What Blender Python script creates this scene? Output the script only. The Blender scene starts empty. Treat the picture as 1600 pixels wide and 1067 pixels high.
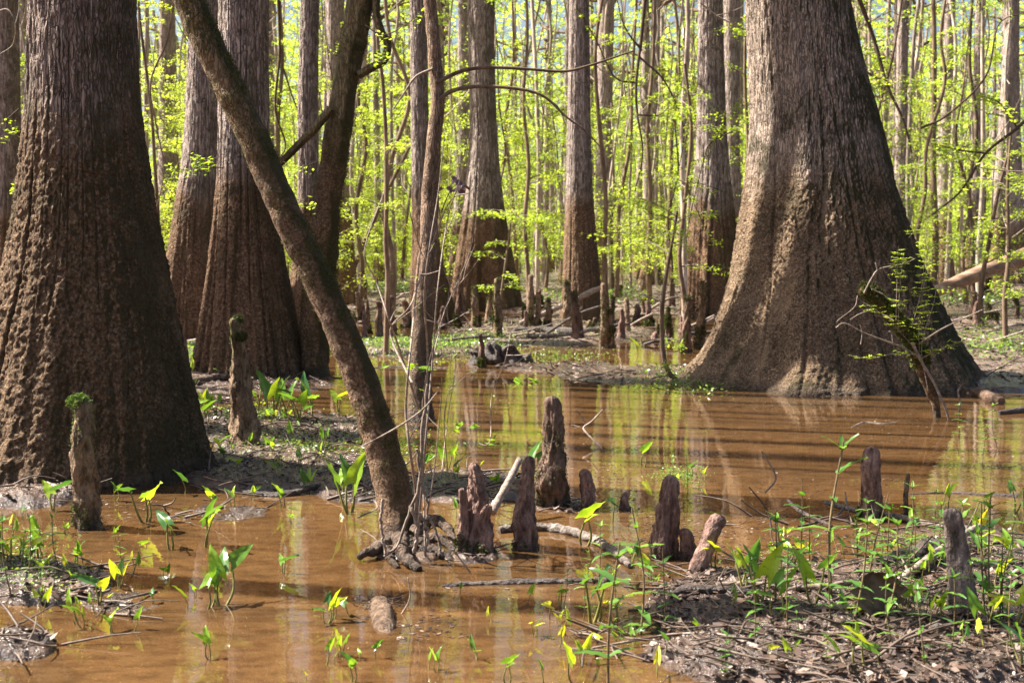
import bpy, math
import numpy as np

S = bpy.context.scene
COL = S.collection
PI = math.pi
H = 1.5
FPX = 2000.0
PITCH = math.atan((533.5 - 390.0) / FPX)
CP, SP = math.cos(PITCH), math.sin(PITCH)


def ray(px, py):
    u = (px - 800.0) / FPX
    v = (533.5 - py) / FPX
    return np.array([u, CP + v * SP, -SP + v * CP])


def at(px, py, Y):
    d = ray(px, py)
    return np.array([0, 0, H]) + d * (Y / d[1])


def gp(px, py, z=0.0):
    d = ray(px, py)
    return np.array([0, 0, H]) + d * ((z - H) / d[2])


def to_px(x, y, z):
    dz = z - H
    f = y * CP - dz * SP
    up = y * SP + dz * CP
    f = np.where(f < 0.2, 0.2, f)
    return 800 + FPX * x / f, 533.5 - FPX * up / f


# ------------------------------------------------------------------ noise
def _hash(ix, iy, iz, seed):
    h = (ix.astype(np.uint32) * np.uint32(374761393) + iy.astype(np.uint32) * np.uint32(668265263)
         + iz.astype(np.uint32) * np.uint32(2147483647 - 58) + np.uint32(seed * 974711 % 4294967291))
    h = (h ^ (h >> np.uint32(13))) * np.uint32(1274126177)
    h = (h ^ (h >> np.uint32(16))) * np.uint32(2246822519)
    h = h ^ (h >> np.uint32(15))
    return h.astype(np.float64) / 4294967295.0


def vn(x, y, z, seed=0):
    x, y, z = np.broadcast_arrays(np.asarray(x, float), np.asarray(y, float), np.asarray(z, float))
    xf, yf, zf = np.floor(x), np.floor(y), np.floor(z)
    ix, iy, iz = xf.astype(np.int64), yf.astype(np.int64), zf.astype(np.int64)
    fx, fy, fz = x - xf, y - yf, z - zf
    fx, fy, fz = [f * f * (3 - 2 * f) for f in (fx, fy, fz)]
    r = 0
    for dx in (0, 1):
        wx = fx if dx else 1 - fx
        for dy in (0, 1):
            wy = fy if dy else 1 - fy
            for dz in (0, 1):
                wz = fz if dz else 1 - fz
                r = r + _hash(ix + dx, iy + dy, iz + dz, seed) * wx * wy * wz
    return r * 2 - 1


def fbm(x, y, z, octv=4, seed=0, gain=0.5):
    r, a, f, t = 0, 1.0, 1.0, 0
    for o in range(octv):
        r = r + a * vn(x * f, y * f, z * f, seed + o * 17)
        t += a
        a *= gain
        f *= 2.03
    return r / t


# ------------------------------------------------------------------ mesh helpers
class MB:
    def __init__(s):
        s.v, s.f, s.n, s.mi = [], [], 0, []

    def add(s, v, f, mi=0):
        v = np.asarray(v, float).reshape(-1, 3)
        f = np.asarray(f, np.int64)
        s.v.append(v)
        s.f.append(f + s.n)
        s.mi.append(np.full(len(f), mi, np.int32))
        s.n += len(v)
        return s

    def mesh(s, name, mats, origin=(0, 0, 0), smooth=True):
        v = np.concatenate(s.v) - np.asarray(origin, float)
        me = bpy.data.meshes.new(name)
        me.vertices.add(len(v))
        me.vertices.foreach_set('co', v.astype(np.float32).ravel())
        loops = np.concatenate([f.ravel() for f in s.f]).astype(np.int32)
        tot = np.concatenate([np.full(len(f), f.shape[1], np.int32) for f in s.f])
        st = np.concatenate([[0], np.cumsum(tot)[:-1]]).astype(np.int32)
        me.loops.add(len(loops))
        me.loops.foreach_set('vertex_index', loops)
        me.polygons.add(len(tot))
        me.polygons.foreach_set('loop_start', st)
        me.polygons.foreach_set('loop_total', tot)
        me.polygons.foreach_set('material_index', np.concatenate(s.mi))
        me.polygons.foreach_set('use_smooth', np.full(len(tot), smooth, bool))
        me.update(calc_edges=True)
        me.validate()
        if not isinstance(mats, (list, tuple)):
            mats = [mats]
        for m in mats:
            me.materials.append(m)
        return me

    def build(s, name, mats, parent=None, origin=None, smooth=True, loc=None):
        if origin is None:
            origin = np.array(parent.location) if parent is not None else (0, 0, 0)
        me = s.mesh(name, mats, origin, smooth)
        return link(name, me, parent, loc if loc is not None else ((0, 0, 0) if parent is not None else origin))


def link(name, me, parent=None, loc=(0, 0, 0), rot=(0, 0, 0), sc=1.0):
    o = bpy.data.objects.new(name, me)
    COL.objects.link(o)
    o.location = [float(c) for c in loc]
    o.rotation_euler = rot
    o.scale = (sc, sc, sc)
    if parent is not None:
        o.parent = parent
    return o


def empty(name, loc, rz=0.0, sc=1.0):
    o = bpy.data.objects.new(name, None)
    o.empty_display_size = 0.1
    COL.objects.link(o)
    o.location = [float(c) for c in loc]
    o.rotation_euler = (0, 0, rz)
    o.scale = (sc, sc, sc)
    return o


def tag(o, label=None, cat=None, group=None, kind=None):
    if label: o['label'] = label
    if cat: o['category'] = cat
    if group: o['group'] = group
    if kind: o['kind'] = kind
    return o


CH = {}


def children_of(o):
    return list(o.children)


def copy_thing(root, loc, rz, sc):
    r = root.copy()
    COL.objects.link(r)
    r.location = [float(c) for c in loc]
    r.rotation_euler = (0, 0, rz)
    r.scale = (sc, sc, sc)
    for ch in root.children:
        c = ch.copy()
        COL.objects.link(c)
        c.parent = r
        for g in ch.children:
            d = g.copy()
            COL.objects.link(d)
            d.parent = c
    return r


def tube(P, R, k=8, closed_tip=True, squash=None, rough=0.0, seed=0, rs=6.0):
    P = np.asarray(P, float)
    n = len(P)
    R = np.broadcast_to(np.asarray(R, float), (n,))
    T = np.gradient(P, axis=0)
    T /= np.linalg.norm(T, axis=1)[:, None] + 1e-12
    a = np.array([1.0, 0, 0]) if abs(T[0, 0]) < 0.8 else np.array([0, 1.0, 0])
    U = np.zeros_like(P)
    u = a - T[0] * np.dot(a, T[0])
    for i in range(n):
        u = u - T[i] * np.dot(u, T[i])
        u /= np.linalg.norm(u) + 1e-12
        U[i] = u
    W = np.cross(T, U)
    th = np.arange(k) * 2 * PI / k
    c, s_ = np.cos(th), np.sin(th)
    rr = np.repeat(R[:, None], k, 1)
    if rough > 0:
        X = P[:, None, :] + (U[:, None, :] * c[None, :, None] + W[:, None, :] * s_[None, :, None]) * rr[..., None]
        rr = rr * (1 + rough * fbm(X[..., 0] * rs, X[..., 1] * rs, X[..., 2] * rs, 3, seed))
    V = P[:, None, :] + (U[:, None, :] * c[None, :, None] + W[:, None, :] * s_[None, :, None]) * rr[..., None]
    V = V.reshape(-1, 3)
    i = np.arange(n - 1)[:, None] * k
    j = np.arange(k)[None, :]
    j2 = (j + 1) % k
    Fc = np.stack([i + j, i + j2, i + k + j2, i + k + j], -1).reshape(-1, 4)
    return V, Fc


def add_tube(mb, P, R, k=8, mi=0, caps=True, **kw):
    P = np.asarray(P, float)
    V, Fc = tube(P, R, k, **kw)
    off = mb.n
    mb.add(V, Fc, mi)
    if caps:
        n = len(P)
        c0 = V[:k].mean(0); c1 = V[-k:].mean(0)
        VV = np.concatenate([V[:k], [c0], V[-k:], [c1]])
        j = np.arange(k); j2 = (j + 1) % k
        f0 = np.stack([j2, j, np.full(k, k)], -1)
        f1 = np.stack([k + 1 + j, k + 1 + j2, np.full(k, 2 * k + 1)], -1)
        mb.add(VV, np.concatenate([f0, f1]), mi)
    return mb


def smooth_path(pts, n):
    pts = np.asarray(pts, float)
    m = len(pts)
    if m < 3:
        t = np.linspace(0, 1, n)[:, None]
        return pts[0] * (1 - t) + pts[-1] * t
    t = np.linspace(0, m - 1, n)
    out = []
    ext = np.vstack([2 * pts[0] - pts[1], pts, 2 * pts[-1] - pts[-2]])
    for q in t:
        i = min(int(q), m - 2)
        f = q - i
        p0, p1, p2, p3 = ext[i], ext[i + 1], ext[i + 2], ext[i + 3]
        out.append(0.5 * ((2 * p1) + (-p0 + p2) * f + (2 * p0 - 5 * p1 + 4 * p2 - p3) * f * f + (-p0 + 3 * p1 - 3 * p2 + p3) * f ** 3))
    return np.array(out)


# ------------------------------------------------------------------ materials
class NT:
    def __init__(s, name):
        s.m = bpy.data.materials.new(name)
        s.m.use_nodes = True
        s.t = s.m.node_tree
        s.t.nodes.clear()
        s.out = s.t.nodes.new('ShaderNodeOutputMaterial')

    def n(s, typ, ins=None, **props):
        nd = s.t.nodes.new(typ)
        for k, v in props.items():
            setattr(nd, k, v)
        if ins:
            for k, v in ins.items():
                if isinstance(v, bpy.types.NodeSocket):
                    s.t.links.new(v, nd.inputs[k])
                else:
                    nd.inputs[k].default_value = v
        return nd

    def math(s, op, a, b=0.0, c=None, clamp=False):
        ins = {0: a, 1: b}
        if c is not None:
            ins[2] = c
        return s.n('ShaderNodeMath', ins, operation=op, use_clamp=clamp).outputs[0]

    def noise(s, vec, scale, detail=4, rough=0.6, out='Fac', **kw):
        return s.n('ShaderNodeTexNoise', {'Vector': vec, 'Scale': scale, 'Detail': detail, 'Roughness': rough}, **kw).outputs[out]

    def ramp(s, fac, stops, interp='LINEAR'):
        r = s.n('ShaderNodeValToRGB', {'Fac': fac})
        r.color_ramp.interpolation = interp
        el = r.color_ramp.elements
        while len(el) < len(stops):
            el.new(0.5)
        for e, (p, c) in zip(el, stops):
            e.position = p
            e.color = (c, c, c, 1) if not isinstance(c, tuple) else (c[0], c[1], c[2], 1)
        return r.outputs['Color']

    def mix(s, fac, a, b, blend='MIX'):
        nd = s.n('ShaderNodeMix', None, data_type='RGBA', blend_type=blend)
        for sk, v in ((nd.inputs[0], fac), (nd.inputs[6], a), (nd.inputs[7], b)):
            if isinstance(v, bpy.types.NodeSocket):
                s.t.links.new(v, sk)
            else:
                sk.default_value = v if not isinstance(v, tuple) else (v[0], v[1], v[2], 1)
        return nd.outputs[2]

    def scale_vec(s, vec, sc):
        return s.n('ShaderNodeVectorMath', {0: vec, 1: sc}, operation='MULTIPLY').outputs[0]

    def done(s, surf):
        s.t.links.new(surf, s.out.inputs['Surface'])
        return s.m


def mat_bark(name, up_a, up_b, lo_a, lo_b, hw=2.35, bump=0.02, bscale=1.0, moss=0.5, fiss=0.5, zbase=0.12):
    t = NT(name)
    g = t.n('ShaderNodeNewGeometry')
    P = g.outputs['Position']
    sep = t.n('ShaderNodeSeparateXYZ', {0: P})
    z = sep.outputs['Z']
    Ps = t.scale_vec(P, (1, 1, 0.16))
    vert = t.noise(Ps, 34 * bscale, 5, 0.62)
    dist = t.n('ShaderNodeTexNoise', {'Vector': P, 'Scale': 14.0, 'Detail': 3.0}).outputs['Color']
    Pv = t.n('ShaderNodeVectorMath', {0: t.scale_vec(P, (1, 1, 0.13)), 1: t.scale_vec(dist, (0.05, 0.05, 0.05))}, operation='ADD').outputs[0]
    vo = t.n('ShaderNodeTexVoronoi', {'Vector': Pv, 'Scale': 42.0 * bscale}, feature='DISTANCE_TO_EDGE').outputs['Distance']
    fis = t.ramp(vo, [(0.0, 0.0), (0.16, 1.0)])
    Pl = t.n('ShaderNodeVectorMath', {0: t.scale_vec(P, (1, 1, 0.75)), 1: t.scale_vec(dist, (0.05, 0.05, 0.05))}, operation='ADD').outputs[0]
    vl = t.n('ShaderNodeTexVoronoi', {'Vector': Pl, 'Scale': 52.0 * bscale, 'Randomness': 1.0}, feature='F1').outputs['Distance']
    iso = t.noise(P, 46 * bscale, 6, 0.7)
    fine = t.noise(P, 150 * bscale, 3, 0.6)
    big = t.noise(t.scale_vec(P, (1, 1, 0.5)), 1.7, 4, 0.6)
    mid = t.noise(P, 7, 4, 0.6)
    # high-water line
    line = t.math('ADD', z, t.math('MULTIPLY', t.math('SUBTRACT', big, 0.5), 1.6))
    line = t.math('ADD', line, t.math('MULTIPLY', t.math('SUBTRACT', vert, 0.5), 0.5))
    up = t.ramp(t.math('DIVIDE', line, 4.0), [((hw - 0.28) / 4, 0.0), ((hw + 0.22) / 4, 1.0)])
    cu = t.mix(t.math('MULTIPLY', fis, t.ramp(vert, [(0.34, 0.25), (0.56, 1.0)])), tuple(c * 0.6 for c in up_a), up_b)
    cu = t.mix(t.ramp(mid, [(0.35, 0.0), (0.75, 0.45)]), cu, tuple(min(1, c * 1.35 + 0.02) for c in up_b))
    cl = t.mix(t.ramp(iso, [(0.40, 0.0), (0.60, 1.0)]), tuple(c * 0.7 for c in lo_a), tuple(min(1, c * 1.12) for c in lo_b))
    cl = t.mix(t.ramp(vl, [(0.30, 0.0), (0.62, 0.5)]), cl, tuple(c * 0.42 for c in lo_a))
    cl = t.mix(t.ramp(mid, [(0.4, 0.0), (0.7, 0.5)]), cl, tuple(c * 0.72 for c in lo_a))
    cl = t.mix(t.ramp(big, [(0.52, 0.0), (0.7, 0.45)]), cl, tuple(min(1, c * 1.2) for c in lo_b))
    col = t.mix(up, cl, cu)
    # moss: patches hugging the water line and the foot
    mm = t.noise(P, 3.1, 5, 0.72)
    band = t.ramp(t.math('DIVIDE', z, 4.0), [(0.0, 1.0), (0.08, 0.75), (0.2, 0.1), (0.42, 0.7), (0.62, 0.9), (0.85, 0.3)])
    mo = t.math('MULTIPLY', t.ramp(mm, [(0.50, 0.0), (0.62, 1.0)]), t.math('MULTIPLY', band, moss), clamp=True)
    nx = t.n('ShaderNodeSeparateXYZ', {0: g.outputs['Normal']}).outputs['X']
    side = t.ramp(t.math('ADD', nx, t.math('MULTIPLY', t.math('SUBTRACT', big, 0.5), 2.2)), [(0.12, 0.0), (0.42, 1.0)])  # moss on bark turned from the sun; its dark tone also paints shade
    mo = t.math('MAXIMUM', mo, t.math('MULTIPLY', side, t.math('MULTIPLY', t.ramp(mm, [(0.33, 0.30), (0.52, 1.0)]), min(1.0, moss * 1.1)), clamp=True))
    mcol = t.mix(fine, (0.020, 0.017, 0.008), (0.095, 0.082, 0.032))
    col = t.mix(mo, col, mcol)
    # wet muddy foot
    wet = t.ramp(t.math('ADD', z, t.math('MULTIPLY', mid, 0.12)), [(0.05, 1.0), (zbase + 0.08, 0.0)])
    col = t.mix(t.math('MULTIPLY', wet, 0.8), col, (0.05, 0.038, 0.03))
    hl = t.math('SUBTRACT', t.math('MULTIPLY', iso, 1.5), t.math('MULTIPLY', vl, 0.7))
    h = t.mix(up, hl, t.math('ADD', t.math('MULTIPLY', fis, 0.55), t.math('MULTIPLY', vert, 0.6)))
    h = t.math('ADD', h, t.math('MULTIPLY', fine, 0.35))
    bp = t.n('ShaderNodeBump', {'Height': h, 'Strength': 1.0, 'Distance': bump})
    ro = t.math('SUBTRACT', 0.88, t.math('MULTIPLY', wet, 0.55))
    b = t.n('ShaderNodeBsdfPrincipled', {'Base Color': col, 'Roughness': ro, 'Normal': bp.outputs[0], 'Specular IOR Level': 0.25})
    return t.done(b.outputs[0])


def mat_simple(name, a, b, scale=20, rough=0.8, bump=0.004, bsc=60, stretch=(1, 1, 1), spec=0.3, wetz=None, objrand=0.0):
    t = NT(name)
    P = t.n('ShaderNodeNewGeometry').outputs['Position']
    Ps = t.scale_vec(P, stretch)
    n1 = t.noise(Ps, scale, 5, 0.65)
    n2 = t.noise(Ps, bsc, 4, 0.65)
    col = t.mix(t.ramp(n1, [(0.35, 0.0), (0.66, 1.0)]), a, b)
    col = t.mix(t.math('MULTIPLY', t.ramp(n2, [(0.3, 1.0), (0.5, 0.0)]), 0.6), col, tuple(c * 0.35 for c in a))
    if objrand:
        r = t.n('ShaderNodeObjectInfo').outputs['Random']
        hs = t.n('ShaderNodeHueSaturation', {'Value': t.math('ADD', 1 - objrand, t.math('MULTIPLY', r, 2 * objrand)), 'Color': col})
        col = hs.outputs[0]
    ro = rough
    if wetz is not None:
        z = t.n('ShaderNodeSeparateXYZ', {0: P}).outputs['Z']
        w = t.ramp(t.math('ADD', z, t.math('MULTIPLY', n1, wetz)), [(wetz * 0.5, 1.0), (wetz * 1.5, 0.0)])
        col = t.mix(t.math('MULTIPLY', w, 0.8), col, (0.035, 0.026, 0.02))
        ro = t.math('SUBTRACT', rough, t.math('MULTIPLY', w, 0.5))
    bp = t.n('ShaderNodeBump', {'Height': n2, 'Strength': 1.0, 'Distance': bump})
    bs = t.n('ShaderNodeBsdfPrincipled', {'Base Color': col, 'Roughness': ro, 'Normal': bp.outputs[0], 'Specular IOR Level': spec})
    return t.done(bs.outputs[0])


def mat_leaf(name, stops, tr, gloss=0.35, island=True, trans=0.5, obj=True, spots=False):
    t = NT(name)
    if island:
        r = t.n('ShaderNodeNewGeometry').outputs['Random Per Island']
    else:
        r = t.n('ShaderNodeObjectInfo').outputs['Random']
    if obj and island:
        r2 = t.n('ShaderNodeObjectInfo').outputs['Random']
        r = t.math('ADD', t.math('MULTIPLY', r, 0.65), t.math('MULTIPLY', r2, 0.35))
    col = t.ramp(r, stops)
    if spots:
        P = t.n('ShaderNodeNewGeometry').outputs['Position']
        nn = t.noise(P, 60, 4, 0.7)
        col = t.mix(t.math('MULTIPLY', t.ramp(nn, [(0.56, 0.0), (0.64, 1.0)]), 0.55), col, (0.10, 0.16, 0.02))
    d = t.n('ShaderNodeBsdfPrincipled', {'Base Color': col, 'Roughness': gloss, 'Specular IOR Level': 0.45})
    tc = t.mix(1.0, col, tr, 'MULTIPLY')
    tr_ = t.n('ShaderNodeBsdfTranslucent', {'Color': tc})
    mx = t.n('ShaderNodeMixShader', {0: trans, 1: d.outputs[0], 2: tr_.outputs[0]})
    return t.done(mx.outputs[0])


M = {}
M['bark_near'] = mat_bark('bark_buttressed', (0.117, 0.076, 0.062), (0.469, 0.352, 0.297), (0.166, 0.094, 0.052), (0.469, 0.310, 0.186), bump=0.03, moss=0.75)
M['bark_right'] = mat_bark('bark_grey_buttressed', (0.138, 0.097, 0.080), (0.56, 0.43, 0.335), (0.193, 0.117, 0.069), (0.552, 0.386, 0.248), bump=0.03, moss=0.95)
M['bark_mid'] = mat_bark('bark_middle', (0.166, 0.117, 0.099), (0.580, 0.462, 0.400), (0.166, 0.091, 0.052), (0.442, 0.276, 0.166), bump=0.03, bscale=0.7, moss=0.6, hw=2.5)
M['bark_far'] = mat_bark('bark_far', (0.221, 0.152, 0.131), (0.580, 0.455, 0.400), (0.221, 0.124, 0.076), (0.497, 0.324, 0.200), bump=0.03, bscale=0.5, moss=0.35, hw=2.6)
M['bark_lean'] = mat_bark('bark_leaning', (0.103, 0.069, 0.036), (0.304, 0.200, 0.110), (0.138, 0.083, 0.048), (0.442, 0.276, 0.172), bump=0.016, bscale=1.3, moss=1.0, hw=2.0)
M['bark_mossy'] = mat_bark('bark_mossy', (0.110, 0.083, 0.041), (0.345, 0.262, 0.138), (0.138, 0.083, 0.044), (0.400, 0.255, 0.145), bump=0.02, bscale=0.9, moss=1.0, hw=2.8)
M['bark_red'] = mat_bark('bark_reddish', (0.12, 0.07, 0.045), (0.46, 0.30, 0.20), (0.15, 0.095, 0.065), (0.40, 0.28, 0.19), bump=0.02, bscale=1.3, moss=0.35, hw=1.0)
M['bark_thin'] = mat_simple('bark_thin', (0.13, 0.085, 0.055), (0.32, 0.22, 0.15), 9, 0.85, 0.006, 40, (1, 1, 0.3), objrand=0.3)
M['pole'] = mat_simple('bark_pole', (0.24, 0.175, 0.13), (0.60, 0.50, 0.41), 9, 0.85, 0.006, 40, (1, 1, 0.3), objrand=0.35)
M['twig'] = mat_simple('twig_grey', (0.18, 0.13, 0.10), (0.42, 0.33, 0.27), 30, 0.75, 0.002, 120, objrand=0.2)
M['twig_litter'] = mat_simple('twig_litter', (0.06, 0.042, 0.032), (0.22, 0.16, 0.125), 9, 0.6, 0.002, 60)
M['twig_dark'] = mat_simple('twig_dark', (0.06, 0.04, 0.028), (0.15, 0.10, 0.07), 30, 0.8, 0.002, 120)
M['twig_pale'] = mat_simple('twig_pale', (0.18, 0.13, 0.10), (0.48, 0.38, 0.31), 26, 0.7, 0.004, 60)
M['log'] = mat_simple('log_reddish', (0.20, 0.11, 0.07), (0.46, 0.30, 0.21), 8, 0.75, 0.01, 30, (0.3, 1, 1))
M['log_bark'] = mat_simple('log_bark', (0.06, 0.035, 0.022), (0.30, 0.19, 0.13), 24, 0.8, 0.03, 60)
M['log_dark'] = mat_simple('log_dark_wet', (0.03, 0.022, 0.019), (0.17, 0.12, 0.10), 24, 0.45, 0.03, 80, (0.3, 1, 1), spec=0.5)
M['log_pale'] = mat_simple('log_pale', (0.14, 0.10, 0.08), (0.50, 0.42, 0.36), 24, 0.7, 0.03, 80, wetz=0.02)
M['log_silt'] = mat_simple('log_silted', (0.09, 0.05, 0.03), (0.30, 0.20, 0.13), 26, 0.5, 0.02, 80)
M['knee'] = mat_simple('knee_reddish', (0.10, 0.05, 0.038), (0.46, 0.28, 0.22), 26, 0.7, 0.03, 60, (1, 1, 0.45), wetz=0.09)
M['knee_brown'] = mat_simple('knee_brown', (0.10, 0.065, 0.038), (0.46, 0.31, 0.20), 26, 0.85, 0.03, 60, (1, 1, 0.5), wetz=0.08)
M['knee_mud'] = mat_simple('knee_mud', (0.11, 0.08, 0.066), (0.38, 0.29, 0.25), 22, 0.7, 0.03, 50, (1, 1, 0.5), wetz=0.03)
M['knee_dark'] = mat_simple('knee_dark', (0.06, 0.035, 0.025), (0.26, 0.16, 0.115), 16, 0.8, 0.012, 45, (1, 1, 0.5), wetz=0.1)
M['root'] = mat_simple('root_wood', (0.05, 0.03, 0.02), (0.26, 0.18, 0.13), 26, 0.7, 0.03, 70, wetz=0.07)
M['moss'] = mat_leaf('moss', [(0.0, (0.03, 0.036, 0.008)), (0.5, (0.07, 0.08, 0.018)), (1.0, (0.16, 0.17, 0.04))], (0.9, 1.0, 0.4), 0.9, trans=0.2)
M['fern'] = mat_leaf('fern_tuft', [(0.0, (0.07, 0.12, 0.03)), (1.0, (0.24, 0.33, 0.08))], (0.9, 1.0, 0.4), 0.7, trans=0.35)
GREENS = [(0.0, (0.17, 0.27, 0.03)), (0.35, (0.28, 0.41, 0.045)), (0.7, (0.42, 0.54, 0.07)), (1.0, (0.60, 0.62, 0.13))]
M['leaf_spring'] = mat_leaf('spring_leaves', GREENS, (1.6, 1.5, 0.75), 0.5, trans=0.55)
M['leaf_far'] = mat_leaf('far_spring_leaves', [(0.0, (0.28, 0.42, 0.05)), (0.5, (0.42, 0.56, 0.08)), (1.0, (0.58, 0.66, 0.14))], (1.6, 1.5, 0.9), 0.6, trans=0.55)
M['leaf_arum'] = mat_leaf('arrow_leaf', [(0.0, (0.05, 0.15, 0.045)), (0.35, (0.17, 0.34, 0.045)), (0.7, (0.32, 0.50, 0.045)), (0.92, (0.46, 0.58, 0.05)), (1.0, (0.62, 0.58, 0.05))], (1.6, 1.4, 0.5), 0.30, island=False, trans=0.42, spots=True)
M['leaf_forb'] = mat_leaf('lance_leaf', [(0.0, (0.07, 0.17, 0.04)), (0.5, (0.13, 0.28, 0.05)), (1.0, (0.30, 0.45, 0.06))], (1.5, 1.4, 0.5), 0.35, trans=0.4)
M['cover'] = mat_leaf('ground_cover_leaf', [(0.0, (0.08, 0.18, 0.05)), (0.5, (0.18, 0.30, 0.07)), (1.0, (0.38, 0.48, 0.10))], (1.5, 1.4, 0.6), 0.3, trans=0.4)
M['stem'] = mat_simple('petiole', (0.14, 0.15, 0.04), (0.30, 0.27, 0.08), 30, 0.45, 0.001, 80, objrand=0.2)
M['stem_brown'] = mat_simple('stem_brown', (0.12, 0.08, 0.045), (0.26, 0.19, 0.10), 30, 0.6, 0.001, 80)
M['litter'] = mat_leaf('dead_leaves', [(0.0, (0.025, 0.016, 0.012)), (0.45, (0.07, 0.042, 0.032)), (0.8, (0.15, 0.095, 0.07)), (0.95, (0.28, 0.20, 0.16)), (1.0, (0.45, 0.37, 0.32))], (1, 0.8, 0.6), 0.45, trans=0.12, obj=False)
M['dead_purple'] = mat_simple('dead_purple', (0.10, 0.05, 0.07), (0.32, 0.20, 0.24), 14, 0.5, 0.003, 40)
M['dead_leaf'] = mat_simple('big_dead_leaf', (0.12, 0.075, 0.05), (0.24, 0.155, 0.11), 14, 0.5, 0.003, 40)


def mat_mud():
    t = NT('wet_mud')
    P = t.n('ShaderNodeNewGeometry').outputs['Position']
    sp = t.n('ShaderNodeSeparateXYZ', {0: P})
    z = sp.outputs['Z']; y = sp.outputs['Y']
    n1 = t.noise(P, 2.2, 5, 0.6)
    n2 = t.noise(P, 17, 5, 0.7)
    n3 = t.noise(P, 70, 4, 0.65)
    mud = t.mix(t.ramp(n2, [(0.35, 0.0), (0.65, 1.0)]), (0.030, 0.020, 0.017), (0.105, 0.072, 0.060))
    mud = t.mix(t.ramp(n1, [(0.45, 0.0), (0.62, 0.7)]), mud, (0.19, 0.115, 0.075))
    lit = t.mix(t.ramp(n3, [(0.35, 0.0), (0.62, 1.0)]), (0.09, 0.058, 0.04), (0.36, 0.265, 0.21))
    dry = t.ramp(t.math('ADD', z, t.math('MULTIPLY', n2, 0.06)), [(0.06, 0.0), (0.11, 1.0)])
    far = t.ramp(t.math('DIVIDE', y, 60.0), [(0.16, 0.15), (0.36, 1.0)])
    col = t.mix(t.math('MULTIPLY', dry, far), mud, lit)
    sub = t.ramp(t.math('ADD', t.math('MULTIPLY', z, 10), 0.5), [(0.30, 1.0), (0.53, 0.0)])
    silt = t.mix(t.ramp(n2, [(0.3, 0.0), (0.7, 1.0)]), (0.08, 0.045, 0.022), (0.42, 0.27, 0.145))
    col = t.mix(sub, col, silt)
    h = t.math('ADD', n2, t.math('MULTIPLY', n3, 0.45))
    bp = t.n('ShaderNodeBump', {'Height': h, 'Strength': 1.0, 'Distance': 0.022})
    ro = t.ramp(t.math('ADD', z, t.math('MULTIPLY', n2, 0.07)), [(0.035, 0.10), (0.11, 0.28), (0.18, 0.75)])
    b = t.n('ShaderNodeBsdfPrincipled', {'Base Color': col, 'Roughness': ro, 'Normal': bp.outputs[0], 'Specular IOR Level': 0.6})
    return t.done(b.outputs[0])


def mat_water():
    t = NT('silty_water')
    P = t.n('ShaderNodeNewGeometry').outputs['Position']
    n1 = t.noise(t.scale_vec(P, (0.5, 1.0, 1)), 0.9, 4, 0.55)
    n2 = t.noise(t.scale_vec(P, (0.6, 1.6, 1)), 9, 4, 0.65)
    col = t.mix(n1, (0.070, 0.035, 0.013), (0.235, 0.130, 0.054))
    col = t.mix(t.math('MULTIPLY', t.ramp(n2, [(0.45, 0.0), (0.60, 1.0)]), 0.6), col, (0.06, 0.029, 0.013))
    col = t.mix(t.math('MULTIPLY', t.ramp(n2, [(0.30, 1.0), (0.42, 0.0)]), 0.3), col, (0.30, 0.17, 0.08))
    r1 = t.noise(t.scale_vec(P, (0.55, 1.0, 1)), 3.0, 2, 0.5)
    r2 = t.noise(t.scale_vec(P, (0.8, 1.0, 1)), 13.0, 3, 0.5)
    amp = t.ramp(t.noise(P, 0.5, 2, 0.5), [(0.35, 0.25), (0.7, 1.0)])
    hh = t.math('MULTIPLY', t.math('ADD', r1, t.math('MULTIPLY', r2, 0.28)), amp)
    bp = t.n('ShaderNodeBump', {'Height': hh, 'Strength': 0.6, 'Distance': 0.006})
    dif = t.n('ShaderNodeBsdfDiffuse', {'Color': col})
    trn = t.n('ShaderNodeBsdfTransparent', {'Color': (0.88, 0.72, 0.50, 1)})
    body = t.n('ShaderNodeMixShader', {0: 0.42, 1: dif.outputs[0], 2: trn.outputs[0]})
    gl = t.n('ShaderNodeBsdfGlossy', {'Color': (1, 1, 1, 1), 'Roughness': 0.015, 'Normal': bp.outputs[0]})
    fr = t.n('ShaderNodeFresnel', {'IOR': 1.39, 'Normal': bp.outputs[0]})
    mx = t.n('ShaderNodeMixShader', {0: fr.outputs[0], 1: body.outputs[0], 2: gl.outputs[0]})
    return t.done(mx.outputs[0])


M['mud'] = mat_mud()
M['water'] = mat_water()

# ------------------------------------------------------------------ terrain
LAND = [  # px, py, rx, ry, height
    (30, 775, 110, 22, .05), (430, 735, 170, 42, .035), (380, 670, 90, 38, .03), (500, 668, 90, 24, .02), (560, 760, 90, 30, .03), (330, 800, 120, 20, .0),
    (60, 910, 130, 42, .035), (30, 1010, 70, 26, .03), (190, 940, 90, 24, .0),
    (640, 868, 62, 14, .02), (740, 760, 130, 32, .03), (740, 872, 45, 10, .015), (880, 790, 60, 16, .0),
    (1330, 940, 330, 58, .05), (1420, 1030, 420, 62, .06), (1540, 890, 160, 40, .05), (1150, 1000, 150, 50, .0), (950, 1010, 90, 30, -.02),
    (1230, 815, 110, 14, -.02), (1500, 840, 130, 22, .0),
    (650, 543, 130, 15, .06), (860, 520, 160, 22, .07), (1040, 585, 200, 15, .03), (880, 575, 120, 8, .01), (1190, 590, 60, 14, .03),
    (1560, 580, 110, 34, .08), (1540, 520, 130, 26, .07), (310, 610, 90, 26, .05), (240, 560, 90, 26, .06), (60, 560, 140, 40, .06), (420, 600, 120, 14, .02),
    (560, 480, 140, 18, .07), (960, 470, 260, 26, .10), (1540, 478, 120, 16, .05),
]


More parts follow.
